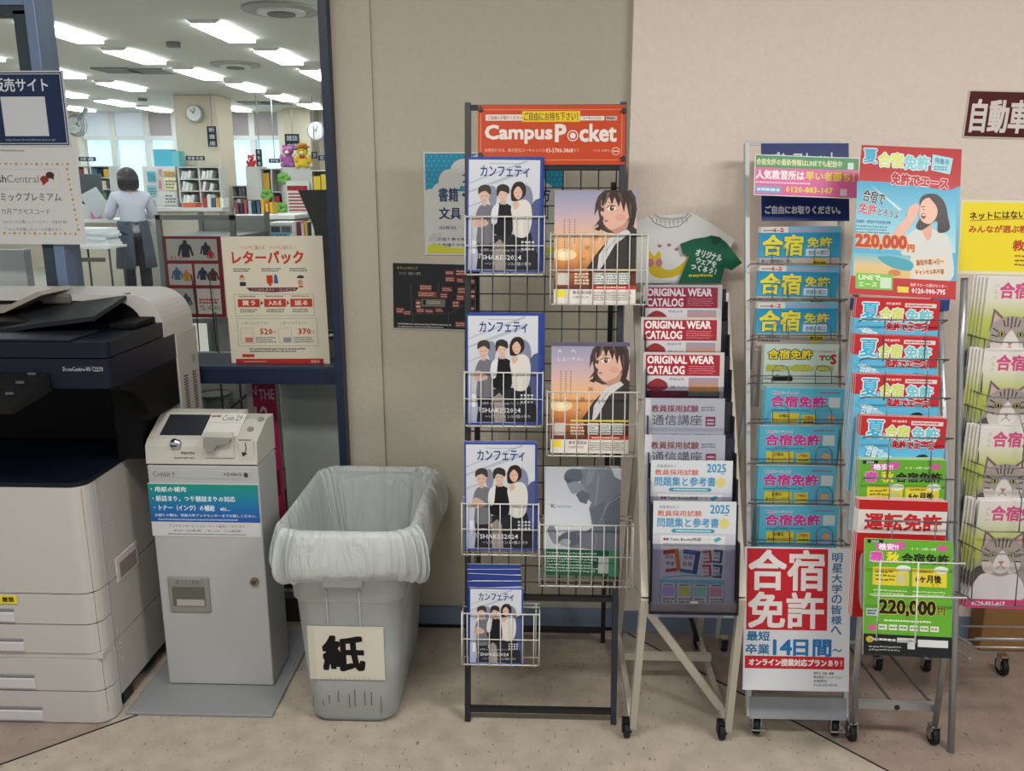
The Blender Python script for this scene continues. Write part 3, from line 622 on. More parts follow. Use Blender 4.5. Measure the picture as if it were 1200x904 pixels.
skin('shirt', M_shirt, P, {'a': (0, 0, .82, (.17, .145)), 'b': (0, 0, 1.18, (.165, .13)), 'c': (0, 0, 1.33, (.15, .11)), 'n': (0, -.005, 1.43, (.062, .062)),
     'sl': (-.19, 0, 1.33, .078), 'el': (-.27, .07, 1.09, .07), 'wl': (-.19, .27, 1.10, .048), 'sr': (.19, 0, 1.33, .078), 'er': (.28, .06, 1.09, .07), 'wr': (.13, .26, 1.10, .048)},
     [('a', 'b'), ('b', 'c'), ('c', 'n'), ('c', 'sl'), ('sl', 'el'), ('el', 'wl'), ('c', 'sr'), ('sr', 'er'), ('er', 'wr')])
skin('trousers', M_trou, P, {'p': (0, 0, .97, (.155, .125)), 'hl': (-.09, 0, .78, .095), 'kl': (-.10, .01, .48, .08), 'al': (-.10, 0, .10, .078), 'hr': (.09, 0, .78, .095), 'kr': (.10, .01, .48, .08), 'ar': (.10, 0, .10, .078)},
     [('p', 'hl'), ('hl', 'kl'), ('kl', 'al'), ('p', 'hr'), ('hr', 'kr'), ('kr', 'ar')])
ap = MB(); rings = []
for z, rx, ry in ((1.03, .185, .150), (0.96, .19, .16), (.80, .215, .19), (.60, .235, .205), (.43, .25, .21)):
    rings.append([(rx*math.cos(a)*(1+.02*math.sin(9*a)), ry*math.sin(a)*(1+.02*math.sin(9*a)), z) for a in [math.radians(-90+14+(332*k/47)) for k in range(48)]])
ap.loft(rings, caps=False, closed=False)
o = ap.build('apron', M_apron, None, at=(0, 0, 0)); o.parent = P; o.modifiers.new('s', 'SOLIDIFY').thickness = 0.008
m_ = MB(); m_.box(-.012, .012, -.165, -.155, .98, 1.02); m_.bar((-.14, -.13, 1.01), (.14, -.13, 1.01), .02, .03, (0, 0, 1)); o = m_.build('apron_tie', M_apron, None, at=(0, 0, 0)); o.parent = P
hr = MB(); hr.ball((-.01, .02, 1.58), .125, .13, .125, 20)
hr.loft([[( -.01+rx*math.cos(a), .015+ry*math.sin(a)-.02, z) for a in [2*PI*k/24 for k in range(24)]] for z, rx, ry in ((1.60, .125, .125), (1.52, .13, .118), (1.45, .125, .105), (1.42, .10, .085))])
o = hr.build('hair', M_hair, None, at=(0, 0, 0)); o.parent = P
MBs = MB()
for s in (-1, 1): MBs.ball((s*.105, .05, .045), .05, .12, .045, 12)
o = MBs.build('shoes', M_black, None, at=(0, 0, 0)); o.parent = P
c_ = aty(117, 239, YW+0.5); MBs = MB(); MBs.box(-0.13, 0.13, -0.006, 0.006, -0.17, 0.17, M=Matrix.Translation((c_.x, YW+0.40, c_.z+0.02)) @ Matrix.Rotation(-0.45, 4, 'Y') @ Matrix.Rotation(0.3, 4, 'X'))
tag(MBs.build('binder', mat('binder_white', '#d3dbe0', 0.5)), 'white sheet held up in the hands of the woman', 'paper')

# ================================================================ signs on the glass, letter poster
WG = WF(2.652)
p = Pr(170, 92, '#b9bcc0'); p.rect(-0, 2, 167.5, 90, '#1b2b4d').frame(1, 3.5, 166, 88.5, 0.8, '#c7cdd6').text('販売サイト', 86, 9, 150, 25, '#cfd5dc', 0.35)
p.rect(93, 31, 145, 79, '#c3c7cc').text('http://store.book-library.univ.ac.jp/', 93, 82, 152, 85.5, '#9fb0c9')
put(p, 'shop_notice', WG, -90, 83, 79, 172, 0.004, 'dark blue notice with a blank white square on the left window', 'sign', m=GLOSSY)
p = Pr(184, 116, '#c7c8c6'); p.mini(88, 3, 122, 6, 1, '#8b8f90', 3)
for x in range(4, 176, 6):
    for y in (20, 103):
        p.ell(x, y, 1.7 if x % 12 < 6 else 0.9, 1.7 if x % 12 < 6 else 0.9, '#b98b3f' if x % 12 < 6 else '#8f6f3a', 8)
for y in range(26, 102, 6): p.ell(170+(y-20)*0.08, y, 1.7 if y % 12 < 6 else 0.9, 1.7 if y % 12 < 6 else 0.9, '#b98b3f' if y % 12 < 6 else '#8f6f3a', 8)
p.frame(84, 26, 161, 50, 0.5, '#aeb0ae').text('sh', 88.5, 33, 98, 42, '#4f4a4c', 0.3).text('Central', 99, 33, 136, 42, '#77777a').ell(143, 38, 5, 4.2, '#8a2f22').poly([(140, 41), (145, 42), (140, 45.5)], '#8a2f22').ell(150, 33, 5, 4, '#3f2f30').poly([(150, 36), (154, 35), (154, 39)], '#3f2f30')
p.text('ミックプレミアム', 89, 54, 160, 64, '#3c3f42', 0.1).text('カ月アクセスコード', 88, 73, 145, 80, '#4b4e50').text('NACTS から購入してください（送料不要）', 88, 87, 164, 91, '#66696b', res=1).text('アル16 を記載したメールが届きます。', 89, 96, 158, 100, '#55585a', res=1)
put(p, 'code_notice', WG, -88, 172, 95, 286, 0.002, 'pale notice with orange dotted border below the dark blue one', 'sign', roll=math.radians(-0.3))

p = Pr(114, 150, '#e0dac8')
p.text('＼ついでに買える、ついでに送れる／', 18, 11, 84, 16, '#b9442f', res=1).text('レターパック', 11, 18, 91, 33, '#c63a28', 0.7)
for k, x in enumerate((22, 54, 86)):
    p.mini(x-11, 38, x+10, 43, 2, '#6b6f70', k)
p.ell(20, 51, 3, 3, '#d9b29c').blob([(17, 50), (20, 46), (23, 50), (20, 49)], '#b23a3a').rect(17, 55, 24, 60, '#26314a')
p.rect(48, 47, 55, 57, '#c63a28').rect(50, 57, 53, 60, '#c63a28').poly([(57, 46), (60, 47), (61, 57), (56, 57)], '#3f5f88').blob([(82, 50), (86, 47), (91, 49), (88, 51)], '#3a3d44').ell(86, 56, 3, 3.4, '#c99b8a').rect(84, 60, 89, 62, '#c63a28')
p.poly([(24, 62), (84, 62), (80, 66.5), (54, 68), (28, 66.5)], '#6a2f42').text('ここからポスト・コンビニで', 30, 63, 80, 66.5, '#e8dccf', res=1)
p.frame(9, 70, 100, 97, 0.5, '#8f8f87')
for x0, t in ((13, '買う'), (43, '入れる'), (73, '送る')):
    p.rect(x0, 76, x0+25, 86, '#c23a2c').text(t, x0+5, 78, x0+20, 84, '#f0e6d8', 0.25).mini(x0+2, 71.5, x0+22, 74, 1, '#8f7a6a', x0).mini(x0+2, 88, x0+22, 93, 2, '#77776f', x0+1)
p.poly([(39, 78), (42, 81), (39, 84)], '#3f3a3a').poly([(69, 78), (72, 81), (69, 84)], '#3f3a3a')
p.frame(10, 100, 102, 135, 0.5, '#8f8f87')
for x0, t, n_ in ((12, '520', 'レターパックプラス'), (56, '370', 'レターパックライト')):
    p.text(n_, x0+4, 104, x0+34, 108, '#4a4a48', res=1).text(t, x0+24, 113, x0+38, 120, '#c23a2c', 0.4).text('円', x0+39, 116, x0+42, 120, '#c23a2c').frame(x0+1, 112, x0+16, 131, 0.4, '#a8988c').rect(x0+6, 124, x0+15, 130, '#c9776a' if x0 < 20 else '#8f97a5').mini(x0+18, 123, x0+42, 131, 3, '#8a8a82', x0)
p.mini(22, 137, 88, 143, 2, '#77776f', 8).rect(13, 145, 27, 149, '#c23a2c')
pp = Pr(114, 158, '#e0dac8'); pp.items = p.items; pp.V = p.V; pp.Fc = p.Fc; pp.C = p.C
pp.rect(5, 151, 107, 158, '#b92f2c').text('郵便局', 92, 153, 102, 156.5, '#e8d9cc', res=1).mini(14, 153.5, 40, 155.5, 1, '#e0a9a0', 4)
put(pp, 'letter_poster', Frame((0, 2.735, 0), 0, 0.0), 266, 277, 383, 427, 0, 'cream poster with big red katakana standing on the window sill', 'poster', roll=math.radians(0.6))
boxpx(381, 396, 397, 427, 2.83, 0.1, mat('box_grey', '#777b74', 0.6), 'charger_box', label='small grey box at the right end of the sill', cat='box')
r = empty('sill_cable', aty(390, 392, 2.81), 'black cable bundle above the grey box on the sill', 'cable')
MB().tube([aty(x, y, 2.80) for x, y in ((379, 386), (386, 389), (396, 390))], 0.006, 6).tube([aty(x, y, 2.815) for x, y in ((379, 394), (387, 396), (396, 394))], 0.005, 6).build('cord', M_black, r)

# ================================================================ copier
CR = -1.215; CF = 2.10; CB = 2.66; CL = -2.0
cp = empty('copier', (-1.6, 2.4, 0), 'large white and navy office copier with a dark document feeder at left', 'copier')
M_cop = mat('copier_white', '#b7b4b0', 0.5); M_cside = mat('copier_side', '#aaa69f', 0.55); M_nav = mat('copier_navy', '#0b1120', 0.42, spec=0.3); M_blk = mat('copier_black', '#040507', 0.6, spec=0.2)
def rrect(x0, x1, y0, y1, r, n=6):
    """footprint with the front right corner rounded"""
    return [(x0, y0)]+[(x1-r+r*math.sin(PI/2*k/n), y0+r-r*math.cos(PI/2*k/n)) for k in range(n+1)]+[(x1, y1), (x0, y1)]
zz = [aty(100, y, CF).z for y in (572, 697, 733, 767, 773, 811, 848)]
MB().box(CL, CR-0.012, CF+0.014, CB, 0.03, zz[0]-0.01).build('chassis', M_dark, cp)
def cover(z0, z1, name): return MB().prism(rrect(CL, CR, CF, CF+0.07, 0.045), z0+0.0018, z1-0.0018, 'z').build(name, M_cop, cp)
cover(zz[1], zz[0], 'front_cover')
for k, (a, b) in enumerate(((2, 1), (3, 2), (5, 4), (6, 5))):
    d = cover(zz[a], zz[b], 'drawer'); xr = aty((17, 23, 30, 34)[k], 720, CF).x
    h = zz[b]-zz[a]
    MB().box(CL+0.2, xr, CF-0.004, CF+0.01, zz[b]-h*0.60, zz[b]-h*0.50, 0.003).build('handle', mat('handle_shadow', '#77777a', 0.5), d)  # grey strip: shade of the handle recess put into its colour
    MB().box(CL+0.2, xr, CF-0.006, CF+0.01, zz[b]-h*0.92, zz[b]-h*0.60, 0.003).build('handle_lip', mat('handle_lip', '#c3c2c4', 0.5), d)
MB().box(CL, CR-0.002, CF+0.004, CF+0.07, zz[4], zz[3]).build('plinth_strip', M_cop, cp)
def sidepanel(pts, name, x=CR): return MB().prism([(y, z) for y, z in pts], x-0.02, x, 'x').build(name, M_cside, cp)
zm1 = aty(118, 668, CF+0.07); z1 = zz[1]-0.005; zA = zz[3]
sidepanel([(CF+0.074, z1+0.002), (CB, z1+0.012), (CB, zz[0]), (CF+0.074, zz[0])], 'side_cover')
sidepanel([(CF+0.074, zA+0.002), (CB, zA+0.002), (CB, z1+0.008), (CF+0.074, z1-0.002)], 'side_cover')
sidepanel([(CF+0.074, 0.05), (CB, 0.05), (CB, zA-0.002), (CF+0.074, zA-0.002)], 'side_cover')
MB().box(CR-0.001, CR+0.003, 2.22, 2.35, z1-0.02, z1+0.055, 0.002).build('grip', mat('grip_frame', '#c2bdb6', 0.4), cp)
MB().box(CR-0.001, CR+0.0045, 2.235, 2.335, z1-0.012, z1+0.035, 0.001).build('grip_recess', mat('grip_recess', '#7d766f', 0.6), cp)
for (y, z) in ((2.2, 0.66), (2.23, 0.56), (2.19, 0.24), (2.2, 0.15), (2.2, 0.2)): MB().disc((CR, y, z), 0.004, (1, 0, 0), 0.004, 10).build('screw', M_cside, cp)
for y in (2.2, 2.55): MB().box(CR-0.1, CR-0.01, y, y+0.06, 0, 0.05).build('foot', M_black, cp)
top = MB().prism(rrect(CL, CR+0.002, CF+0.002, CB, 0.045), zz[0], zz[0]+0.012, 'z').build('output_deck', M_nav, cp)
UR = -1.107
MB().box(CL, UR-0.03, 2.50, CB, zz[0]+0.012, 0.985).build('rear_column', M_blk, cp)
MB().prism([(2.26, 0.985), (2.14, 0.985), (2.15, 0.97), (2.20, 0.955), (2.26, 0.92), (2.30, 0.86), (2.30, 0.845), (2.50, 0.845), (2.50, 0.985)], UR-0.035, UR, 'x').build('side_arch', M_blk, cp)
MB().box(UR-0.11, UR-0.035, 2.31, 2.5, zz[0]+0.012, 0.985).build('side_column', M_blk, cp)
MB().prism(rrect(CL, UR, CF, 2.56, 0.02), 0.985, 1.062, 'z').build('scanner', M_nav, cp)
MB().prism(rrect(CL, UR, CF+0.002, 2.56, 0.02), 1.065, 1.105, 'z').build('scanner_lid', M_nav, cp)
MB().box(CL, UR-0.10, CF+0.01, CF+0.16, 1.105, 1.112, 0.002).build('lid_ledge', mat('ledge', '#171c28', 0.4, spec=0.3), cp)
MB().box(-1.20, UR-0.02, 2.30, 2.52, 1.105, 1.122, 0.004).build('stop_rail', M_blk, cp)
# rear white cover with vents
rc = MB().box(UR-0.04, UR+0.004, 2.505, 2.66, 0.48, 1.06, 0.004).build('rear_cover', M_cside, cp)
for k in range(14):
    for y in (2.535, 2.60): MB().box(UR+0.002, UR+0.006, y, y+0.025, 0.80+k*0.009, 0.8045+k*0.009).build('vent_slot', mat('slot', '#5b5650', 0.7), rc)
MB().box(UR+0.002, UR+0.007, 2.60, 2.625, 0.95, 0.975).build('latch', mat('latch_grey', '#8b867e', 0.5), rc)
# document feeder
ar = 0.085; zt_ = 1.185
def archp(x1, zt, r, z0, n=10): return [(CL, z0), (x1, z0), (x1, zt-r)]+[(x1-r+r*math.cos(PI/2*k/n), zt-r+r*math.sin(PI/2*k/n)) for k in range(1, n+1)]+[(CL, zt)]
inner = archp(UR-0.055, zt_-0.018, ar, 1.06); outer = archp(UR+0.002, zt_, ar+0.01, 1.06)
cv = MB(); A = outer[1:]; B = inner[1:]
for i in range(len(A)-1): 
    for (y0, y1) in ((2.43, 2.64),):
        vs = [cv.bm.verts.new(q) for q in ((A[i][0], y0, A[i][1]), (A[i+1][0], y0, A[i+1][1]), (B[i+1][0], y0, B[i+1][1]), (B[i][0], y0, B[i][1]), (A[i][0], y1, A[i][1]), (A[i+1][0], y1, A[i+1][1]), (B[i+1][0], y1, B[i+1][1]), (B[i][0], y1, B[i][1]))]
        for f in ((0, 1, 2, 3), (4, 5, 6, 7), (0, 1, 5, 4), (3, 2, 6, 7)): cv.bm.faces.new([vs[q] for q in f])
bmesh.ops.remove_doubles(cv.bm, verts=cv.bm.verts, dist=1e-5)
cv.build('feeder_cover', M_cop, cp)
MB().prism(inner, 2.436, 2.63, 'y').build('feeder_back', M_blk, cp)
t1 = [aty(x, y, Y) for x, y, Y in ((110, 371, 2.22), (45, 379, 2.22), (12, 389, 2.22), (-40, 392, 2.22), (-40, 386, 2.46), (40, 358, 2.46), (85, 350, 2.46), (153, 343, 2.46))]
tr = MB(); U = [tr.bm.verts.new(v) for v in t1]; D = [tr.bm.verts.new(v-Vector((0, 0, 0.012))) for v in t1]; n = len(U)
tr.bm.faces.new(U); tr.bm.faces.new(D[::-1])
for i in range(n): tr.bm.faces.new((U[i], U[(i+1) % n], D[(i+1) % n], D[i]))
ft = tr.build('feeder_tray', mat('tray_grey', '#191c21', 0.5, spec=0.3), cp)
MB().box(CL, -1.40, 2.25, 2.5, 1.105, 1.135, 0.004).build('feeder_body', M_blk, cp)
w = [aty(x, y, Y) for x, y, Y in ((0, 361, 2.34), (48, 341, 2.50), (46, 347, 2.50), (0, 366, 2.34), )]
MB().prism([(CL, aty(0, 372, 2.34).z), (aty(3, 361, 2.34).x, aty(0, 361, 2.34).z), (aty(44, 342, 2.34).x, aty(44, 342, 2.34).z), (aty(49, 346, 2.34).x, aty(49, 346, 2.34).z), (aty(4, 367, 2.34).x, aty(4, 367, 2.34).z)], 2.34, 2.50, 'y').build('feeder_flap', mat('flap', '#908a80', 0.5), cp)
MB().box(aty(50, 350, 2.43).x, aty(84, 350, 2.43).x, 2.42, 2.45, aty(60, 356, 2.43).z, aty(60, 345, 2.43).z, 0.006).build('feeder_roller', mat('roller', '#5a5650', 0.5), cp)
# operation panel
k1 = [aty(x, y, Y) for x, y, Y in ((-60, 480, 1.98), (12, 480, 1.98), (58, 452, 2.09), (58, 436, 2.10), (-60, 436, 2.10))]
pn = MB(); U = [pn.bm.verts.new(v) for v in k1]; D = [pn.bm.verts.new(v-Vector((0, -0.01, 0.015))) for v in k1]; n = 5
pn.bm.faces.new(U); pn.bm.faces.new(D[::-1])
for i in range(n): pn.bm.faces.new((U[i], U[(i+1) % n], D[(i+1) % n], D[i]))
op = pn.build('control_panel', mat('panel_black', '#08090b', 0.45, spec=0.3), cp)
for x, y, Y in ((38, 438, 2.095), (24, 448, 2.06), (12, 461, 2.03)): MB().box(-0.010, 0.010, -0.004, 0.0, -0.003, 0.003, M=Matrix.Translation(aty(x, y, Y-0.004))).build('key', mat('key_grey', '#4a4f57', 0.4), op)
p = Pr(46, 5, '#10151f'); p.text('DocuCentre-VII C2273', 0, 0.5, 46, 4.6, '#b7bec8'); f = WF(CF-0.0015); s0 = f.hit(74, 435); s1 = f.hit(121, 439)
o = link('model_plate', p.mesh('model_plate', s1[0]-s0[0], 0.013, 0.0005), cp); o.matrix_basis = f.M((s0[0]+s1[0])/2, 1.030); o.matrix_parent_inverse = Matrix.Translation(-cp.location)
p = Pr(60, 12, '#d9c93a'); p.text('立入禁止・厳禁', 6, 2.5, 56, 9.5, '#1d1b14', 0.3); s0 = WF(CF-0.003).hit(-38, 703); s1 = WF(CF-0.003).hit(20, 703)
o = link('warning_sticker', p.mesh('warning_sticker', s1[0]-s0[0], 0.026, 0.0005), cp); o.matrix_basis = WF(CF-0.003).M((s0[0]+s1[0])/2, aty(10, 708, CF-0.003).z); o.matrix_parent_inverse = Matrix.Translation(-cp.location); o['label'] = 'yellow warning sticker'

# ================================================================ coin machine
KX0, KX1, KF, KB = -1.128, -0.806, 2.29, 2.455
km = empty('coin_machine', ((KX0+KX1)/2, 2.4, 0), 'white coin operated payment unit between the copier and the bin', 'payment machine')
M_kw = mat('coin_white', '#a9abab', 0.5); M_ks = mat('coin_side', '#56544f', 0.6); M_kh = mat('coin_head', '#b9b8b0', 0.5)
MB().box(KX0, KX1, KF, KB, 0.012, 0.714, 0.004).build('body', M_kw, km)
MB().box(-1.195, -0.765, 2.145, 2.62, 0.0, 0.010, 0.003).build('base_plate', mat('plate_grey', '#85888a', 0.5), km)
hd = MB().prism([(KF-0.002, 0.719), (KF+0.002, 0.770), (KF+0.018, 0.785), (KF+0.125, 0.838), (KB, 0.838), (KB, 0.719)], KX0, KX1-0.075, 'x').build('head', M_kh, km)
MB().prism([(KF-0.002, 0.719), (KF+0.006, 0.785), (KF+0.10, 0.825), (KB, 0.825), (KB, 0.719)], KX1-0.075, KX1, 'x').build('head_side', M_kh, hd)
slope = math.atan2(0.053, 0.112)
def onhead(x0, x1, u0, u1): # patch on the sloping top, u along slope 0..1
    y = lambda u: KF+0.018+0.112*u; z = lambda u: 0.785+0.053*u
    return x0, x1, y(u0), z(u0), y(u1), z(u1)
def patch(name, m, x0, x1, u0, u1, h=0.002):
    x0, x1, ya, za, yb, zb = onhead(x0, x1, u0, u1); b = MB(); nn = Vector((0, -math.sin(slope), math.cos(slope)))*h
    U = [b.bm.verts.new(Vector(q)+nn) for q in ((x0, ya, za), (x1, ya, za), (x1, yb, zb), (x0, yb, zb))]; D = [b.bm.verts.new(Vector(q)-nn) for q in ((x0, ya, za), (x1, ya, za), (x1, yb, zb), (x0, yb, zb))]
    b.bm.faces.new(U); b.bm.faces.new(D[::-1])
    for i in range(4): b.bm.faces.new((U[i], U[(i+1) % 4], D[(i+1) % 4], D[i]))
    return b.build(name, m, hd)
patch('display', mat('lcd_dark', '#2c3037', 0.25), KX0+0.03, KX0+0.155, 0.15, 0.88)
p = Pr(50, 18, '#cfcfcb'); p.text('Coin 29', 18, 1.5, 46, 6, '#3a3a38').mini(2, 1, 14, 4, 1, '#77776f').frame(3, 7.5, 47, 16, 0.4, '#a9a9a4')
o = link('price_sticker', p.mesh('price_sticker', 0.105, 0.10, 0.0006), hd); o.matrix_basis = Frame((0, KF+0.024, 0.790), 0, PI/2-slope).M(KX0+0.208, 0.004, 0.004); o.matrix_parent_inverse = Matrix.Translation(-km.location)
def fpx(x, y): v = aty(x, y, KF-0.002); return v
c = fpx(205, 522); MB().ball((c.x, KF+0.004, c.z), 0.018, 0.012, 0.018, 18).build('coin_slot', M_chrome, hd)
MB().box(c.x-0.009, c.x+0.009, KF-0.012, KF-0.006, c.z-0.0015, c.z+0.0015).build('slot_gap', M_black, hd)
a = fpx(238, 510); b = fpx(275, 537)
MB().box(a.x, b.x, KF-0.005, KF+0.004, b.z, a.z+0.008, 0.002).build('lever_plate', mat('lever_plate', '#bab9b1', 0.5), hd)
MB().prism([(fpx(x, y).x, fpx(x, y).z) for x, y in ((241, 512), (273, 513), (270, 518), (257, 520), (252, 527), (245, 528), (241, 522))], KF-0.022, KF-0.003, 'y').build('return_lever', mat('lever_grey', '#85857f', 0.45), hd)
for x in (296, 303): v = Vector((aty(x, 505, KF+0.07).x, KF+0.055+(x-296)*0.006, 0.808+(x-296)*0.0025)); MB().disc(v, 0.009, (0, -math.sin(0.4), math.cos(0.4)), 0.006, 14).build('button', mat('btn_grey', '#7f7f79', 0.5), hd)
def kput(p, name, x0, y0, x1, y1, par, n=0.0012, lab=None, off=0.0):
    f = WF(KF-n-off); xm = (x0+x1)/2; ym = (y0+y1)/2; a0 = f.hit(x0, ym)[0]; a1 = f.hit(x1, ym)[0]; t1 = f.hit(xm, y0)[1]; t0 = f.hit(xm, y1)[1]
    o = link(name, p.mesh(name, a1-a0, t1-t0, 0.0006), par); o.matrix_basis = f.M((a0+a1)/2, t0); o.matrix_parent_inverse = Matrix.Translation(-km.location)
    if lab: o['label'] = lab
    return o
p = Pr(22, 30, '#b9b8b0'); p.mini(1, 1, 18, 4, 1, '#55554f').line([(10, 6), (11, 14), (8, 22)], 1.6, '#2b2b28').poly([(3, 19), (13, 21), (5, 26)], '#2b2b28')
kput(p, 'arrow_mark', 280, 514, 297, 539, hd)
p = Pr(45, 10, '#b9b8b0'); p.mini(12, 1, 34, 5, 1, '#66665f', 2).mini(1, 7, 36, 9.5, 1, '#66665f', 5); kput(p, 'slot_print', 203, 528, 238, 539, hd)
p = Pr(120, 8, '#a9abab'); p.text('Coinkit 9', 1, 1, 27, 6.5, '#3b3b39').text('FUJI XEROX', 86, 2, 107, 6, '#3b3b39', 0.1).ell(112, 4, 2.6, 2.6, '#3b3b39'); kput(p, 'maker_print', 178, 552, 296, 561, km)
p = Pr(126, 62, '#c3c6c8'); p.grad(0, 1, 126, 45, ['#1f8a78', '#1f7f93', '#2468a8', '#2a5199'])
p.text('・用紙の補充', 3, 4, 44, 10, '#dfeaf0', 0.15).text('・紙詰まり、つり銭詰まりの対応', 4, 14.5, 99, 21, '#dfeaf0', 0.15).text('・トナー（インク）の補給　etc...', 5, 25, 92, 32, '#dfeaf0', 0.15)
p.text('お困りの際は、明星大学ブックセンターまでお越しください。', 5, 35.5, 122, 39, '#c3d5ea', 0.1, res=1).mini(8, 41, 120, 43.5, 1, '#9fb9dc', 2)
p.text('ブックセンターにてコピーカード販売しております', 20, 48, 108, 51.5, '#6f2f30', res=1).text('¥500（50枚用）/ ¥1,000（110枚用）', 25, 53.5, 104, 57, '#4b3538', res=1).mini(18, 58.5, 114, 60.5, 1, '#6f7376', 7)
kput(p, 'notice_sticker', 176, 567, 304, 629, km, lab='blue and white notice sticker')
# change tray and lock
a = fpx(196, 676); b = fpx(248, 718)
ct = MB().box(a.x, b.x, KF-0.006, KF+0.003, b.z, a.z, 0.004).build('change_tray', mat('tray_frame', '#84847f', 0.45), km)
a2 = fpx(202, 687); b2 = fpx(242, 710)
MB().box(a2.x, b2.x, KF-0.0075, KF-0.0062, b2.z, a2.z).build('tray_opening', mat('tray_open', '#5b5a54', 0.5), ct)
MB().box(a2.x+0.012, b2.x-0.002, KF-0.0095, KF-0.0072, b2.z+0.002, b2.z+0.022).build('tray_lip', mat('tray_lip', '#a2a19a', 0.3), ct)
p = Pr(40, 6, '#84847f'); p.text('おつり / 返却', 3, 1, 37, 5.4, '#3b3b38', res=1); kput(p, 'tray_print', 204, 679, 236, 685, km, off=0.007)
c = fpx(298, 682); MB().disc((c.x, KF-0.003, c.z), 0.0125, (0, 1, 0), 0.008, 18).build('lock', mat('lock_metal', '#8b8468', 0.35, 0.8), km)
MB().disc((c.x, KF-0.008, c.z), 0.006, (0, 1, 0), 0.004, 14).build('keyhole', mat('keyhole', '#39362c', 0.4), km)

# ================================================================ bin with liner
def ringr(cx, cy, hx, hy, r, z, n=8, f=None):
    pts = []
    for (sx, sy, a0) in ((1, -1, -90), (1, 1, 0), (-1, 1, 90), (-1, -1, 180)):
        for k in range(n+1):
            a = math.radians(a0+90*k/n); pts.append([cx+sx*(hx-r)+r*math.cos(a), cy+sy*(hy-r)+r*math.sin(a), z])
    return [tuple(q) for q in pts]
bx, by = -0.525, 2.375
bn = empty('waste_bin', (bx, by, 0), 'grey plastic waste bin with a taped paper kanji label beside the navy post', 'waste bin')
M_bin = mat('bin_grey', '#a0a5a5', 0.5, noise=0.08, nscale=9)
R = [(0.0, .108, .232, .045), (0.02, .124, .246, .05), (0.2, .136, .250, .05), (0.38, .148, .252, .05), (0.385, .158, .256, .055), (0.455, .163, .250, .055), (0.46, .170, .255, .055), (0.56, .176, .260, .055), (0.57, .186, .268, .06), (0.585, .186, .268, .06), (0.585, .172, .25, .055), (0.30, .142, .225, .05), (0.03, .11, .21, .05)]
MB().loft([ringr(bx-0.004, by, hx, hy, r, z) for z, hx, hy, r in R]).build('body', M_bin, bn)
MB().box(bx-0.065, bx+0.045, by-0.266, by-0.25, 0.43, 0.452, 0.003).build('handle', M_bin, bn)
for s in (-1, 1): MB().bar((bx-0.012+s*0.045, by-0.257, 0.42), (bx-0.012+s*0.045, by-0.2525, 0.29), 0.004, 0.004).build('rib', M_bin, bn)
# the label follows the tapered front
p = Pr(110, 78, '#c3bfb0'); p.poly([(0, 0), (110, 3), (110, 76), (4, 78)], '#c6c2b4').rect(0, 0, 10, 78, '#bdb9a6').text('紙', 22, 15, 80, 64, '#0f0f10', 3.1).rect(84, 6, 108, 72, '#c9c5b6')
for k in range(9): p.line([(30+k*7, 74), (30+k*7, 78)], 0.6, '#8d7f70')
f = Frame((bx-0.010, by-0.2475, 0.02), 0, -0.014)
me = p.mesh('kanji_label', 0.212, 0.165, 0.0008); o = link('kanji_label', me, bn); o.matrix_basis = f.M(0.0, 0.125, 0.004); o.matrix_parent_inverse = Matrix.Translation(-bn.location); o['label'] = 'cream paper label with a bold black kanji'
# dirt streaks as thin raised drips
rd = random.Random(3)
MBd = MB()
for k in range(9):
    x = bx-0.11+k*0.024+rd.uniform(-.006, .006); z = rd.uniform(0.035, 0.07); L_ = rd.uniform(.015, .06); y0 = by-0.2478-z*0.01; MBd.box(x, x+0.0016, y0-0.0012, y0, z, z+L_)
MBd.build('drip_marks', mat('drip', '#5b534c', 0.8), bn, kind='stuff')
# liner
lm = bpy.data.materials.new('liner_film'); lm.use_nodes = True; b = lm.node_tree.nodes['Principled BSDF']
b.inputs['Base Color'].default_value = (*lin('#d3dad9'), 1); b.inputs['Roughness'].default_value = 0.35; b.inputs['Alpha'].default_value = 0.62; b.inputs['Transmission Weight'].default_value = 0.0
_M['liner_film'] = lm
_nt = lm.node_tree; _tc = _nt.nodes.new('ShaderNodeTexCoord'); _mp = _nt.nodes.new('ShaderNodeMapping'); _mp.inputs['Scale'].default_value = (26, 26, 5)
_nz = _nt.nodes.new('ShaderNodeTexNoise'); _nz.inputs['Scale'].default_value = 1.0; _nz.inputs['Detail'].default_value = 5; _nz.inputs['Distortion'].default_value = 1.2
_bp = _nt.nodes.new('ShaderNodeBump'); _bp.inputs['Strength'].default_value = 0.9; _bp.inputs['Distance'].default_value = 0.02
_nt.links.new(_tc.outputs['Object'], _mp.inputs[0]); _nt.links.new(_mp.outputs[0], _nz.inputs['Vector']); _nt.links.new(_nz.outputs['Fac'], _bp.inputs['Height']); _nt.links.new(_bp.outputs['Normal'], b.inputs['Normal'])
def wob(pts, z, amp, seed, za=0.0):
    out = []
    for i, (x, y, zz_) in enumerate(pts):
        a = 2*PI*i/len(pts); w = math.sin(a*7+seed)*0.4+(abs(math.sin(a*9+seed*1.3))**6)*1.1-0.3+math.sin(a*23+seed*2.3)*0.25+(abs(math.sin(a*4.5+2.0))**14)*0.9
        dx, dy = x-bx, y-by; L_ = math.hypot(dx, dy); k = 1+amp*w/L_
        out.append((bx+dx*k, by+dy*k, zz_+za*(math.sin(a*3+1.0)+0.4*math.sin(a*8+seed))))
    return out
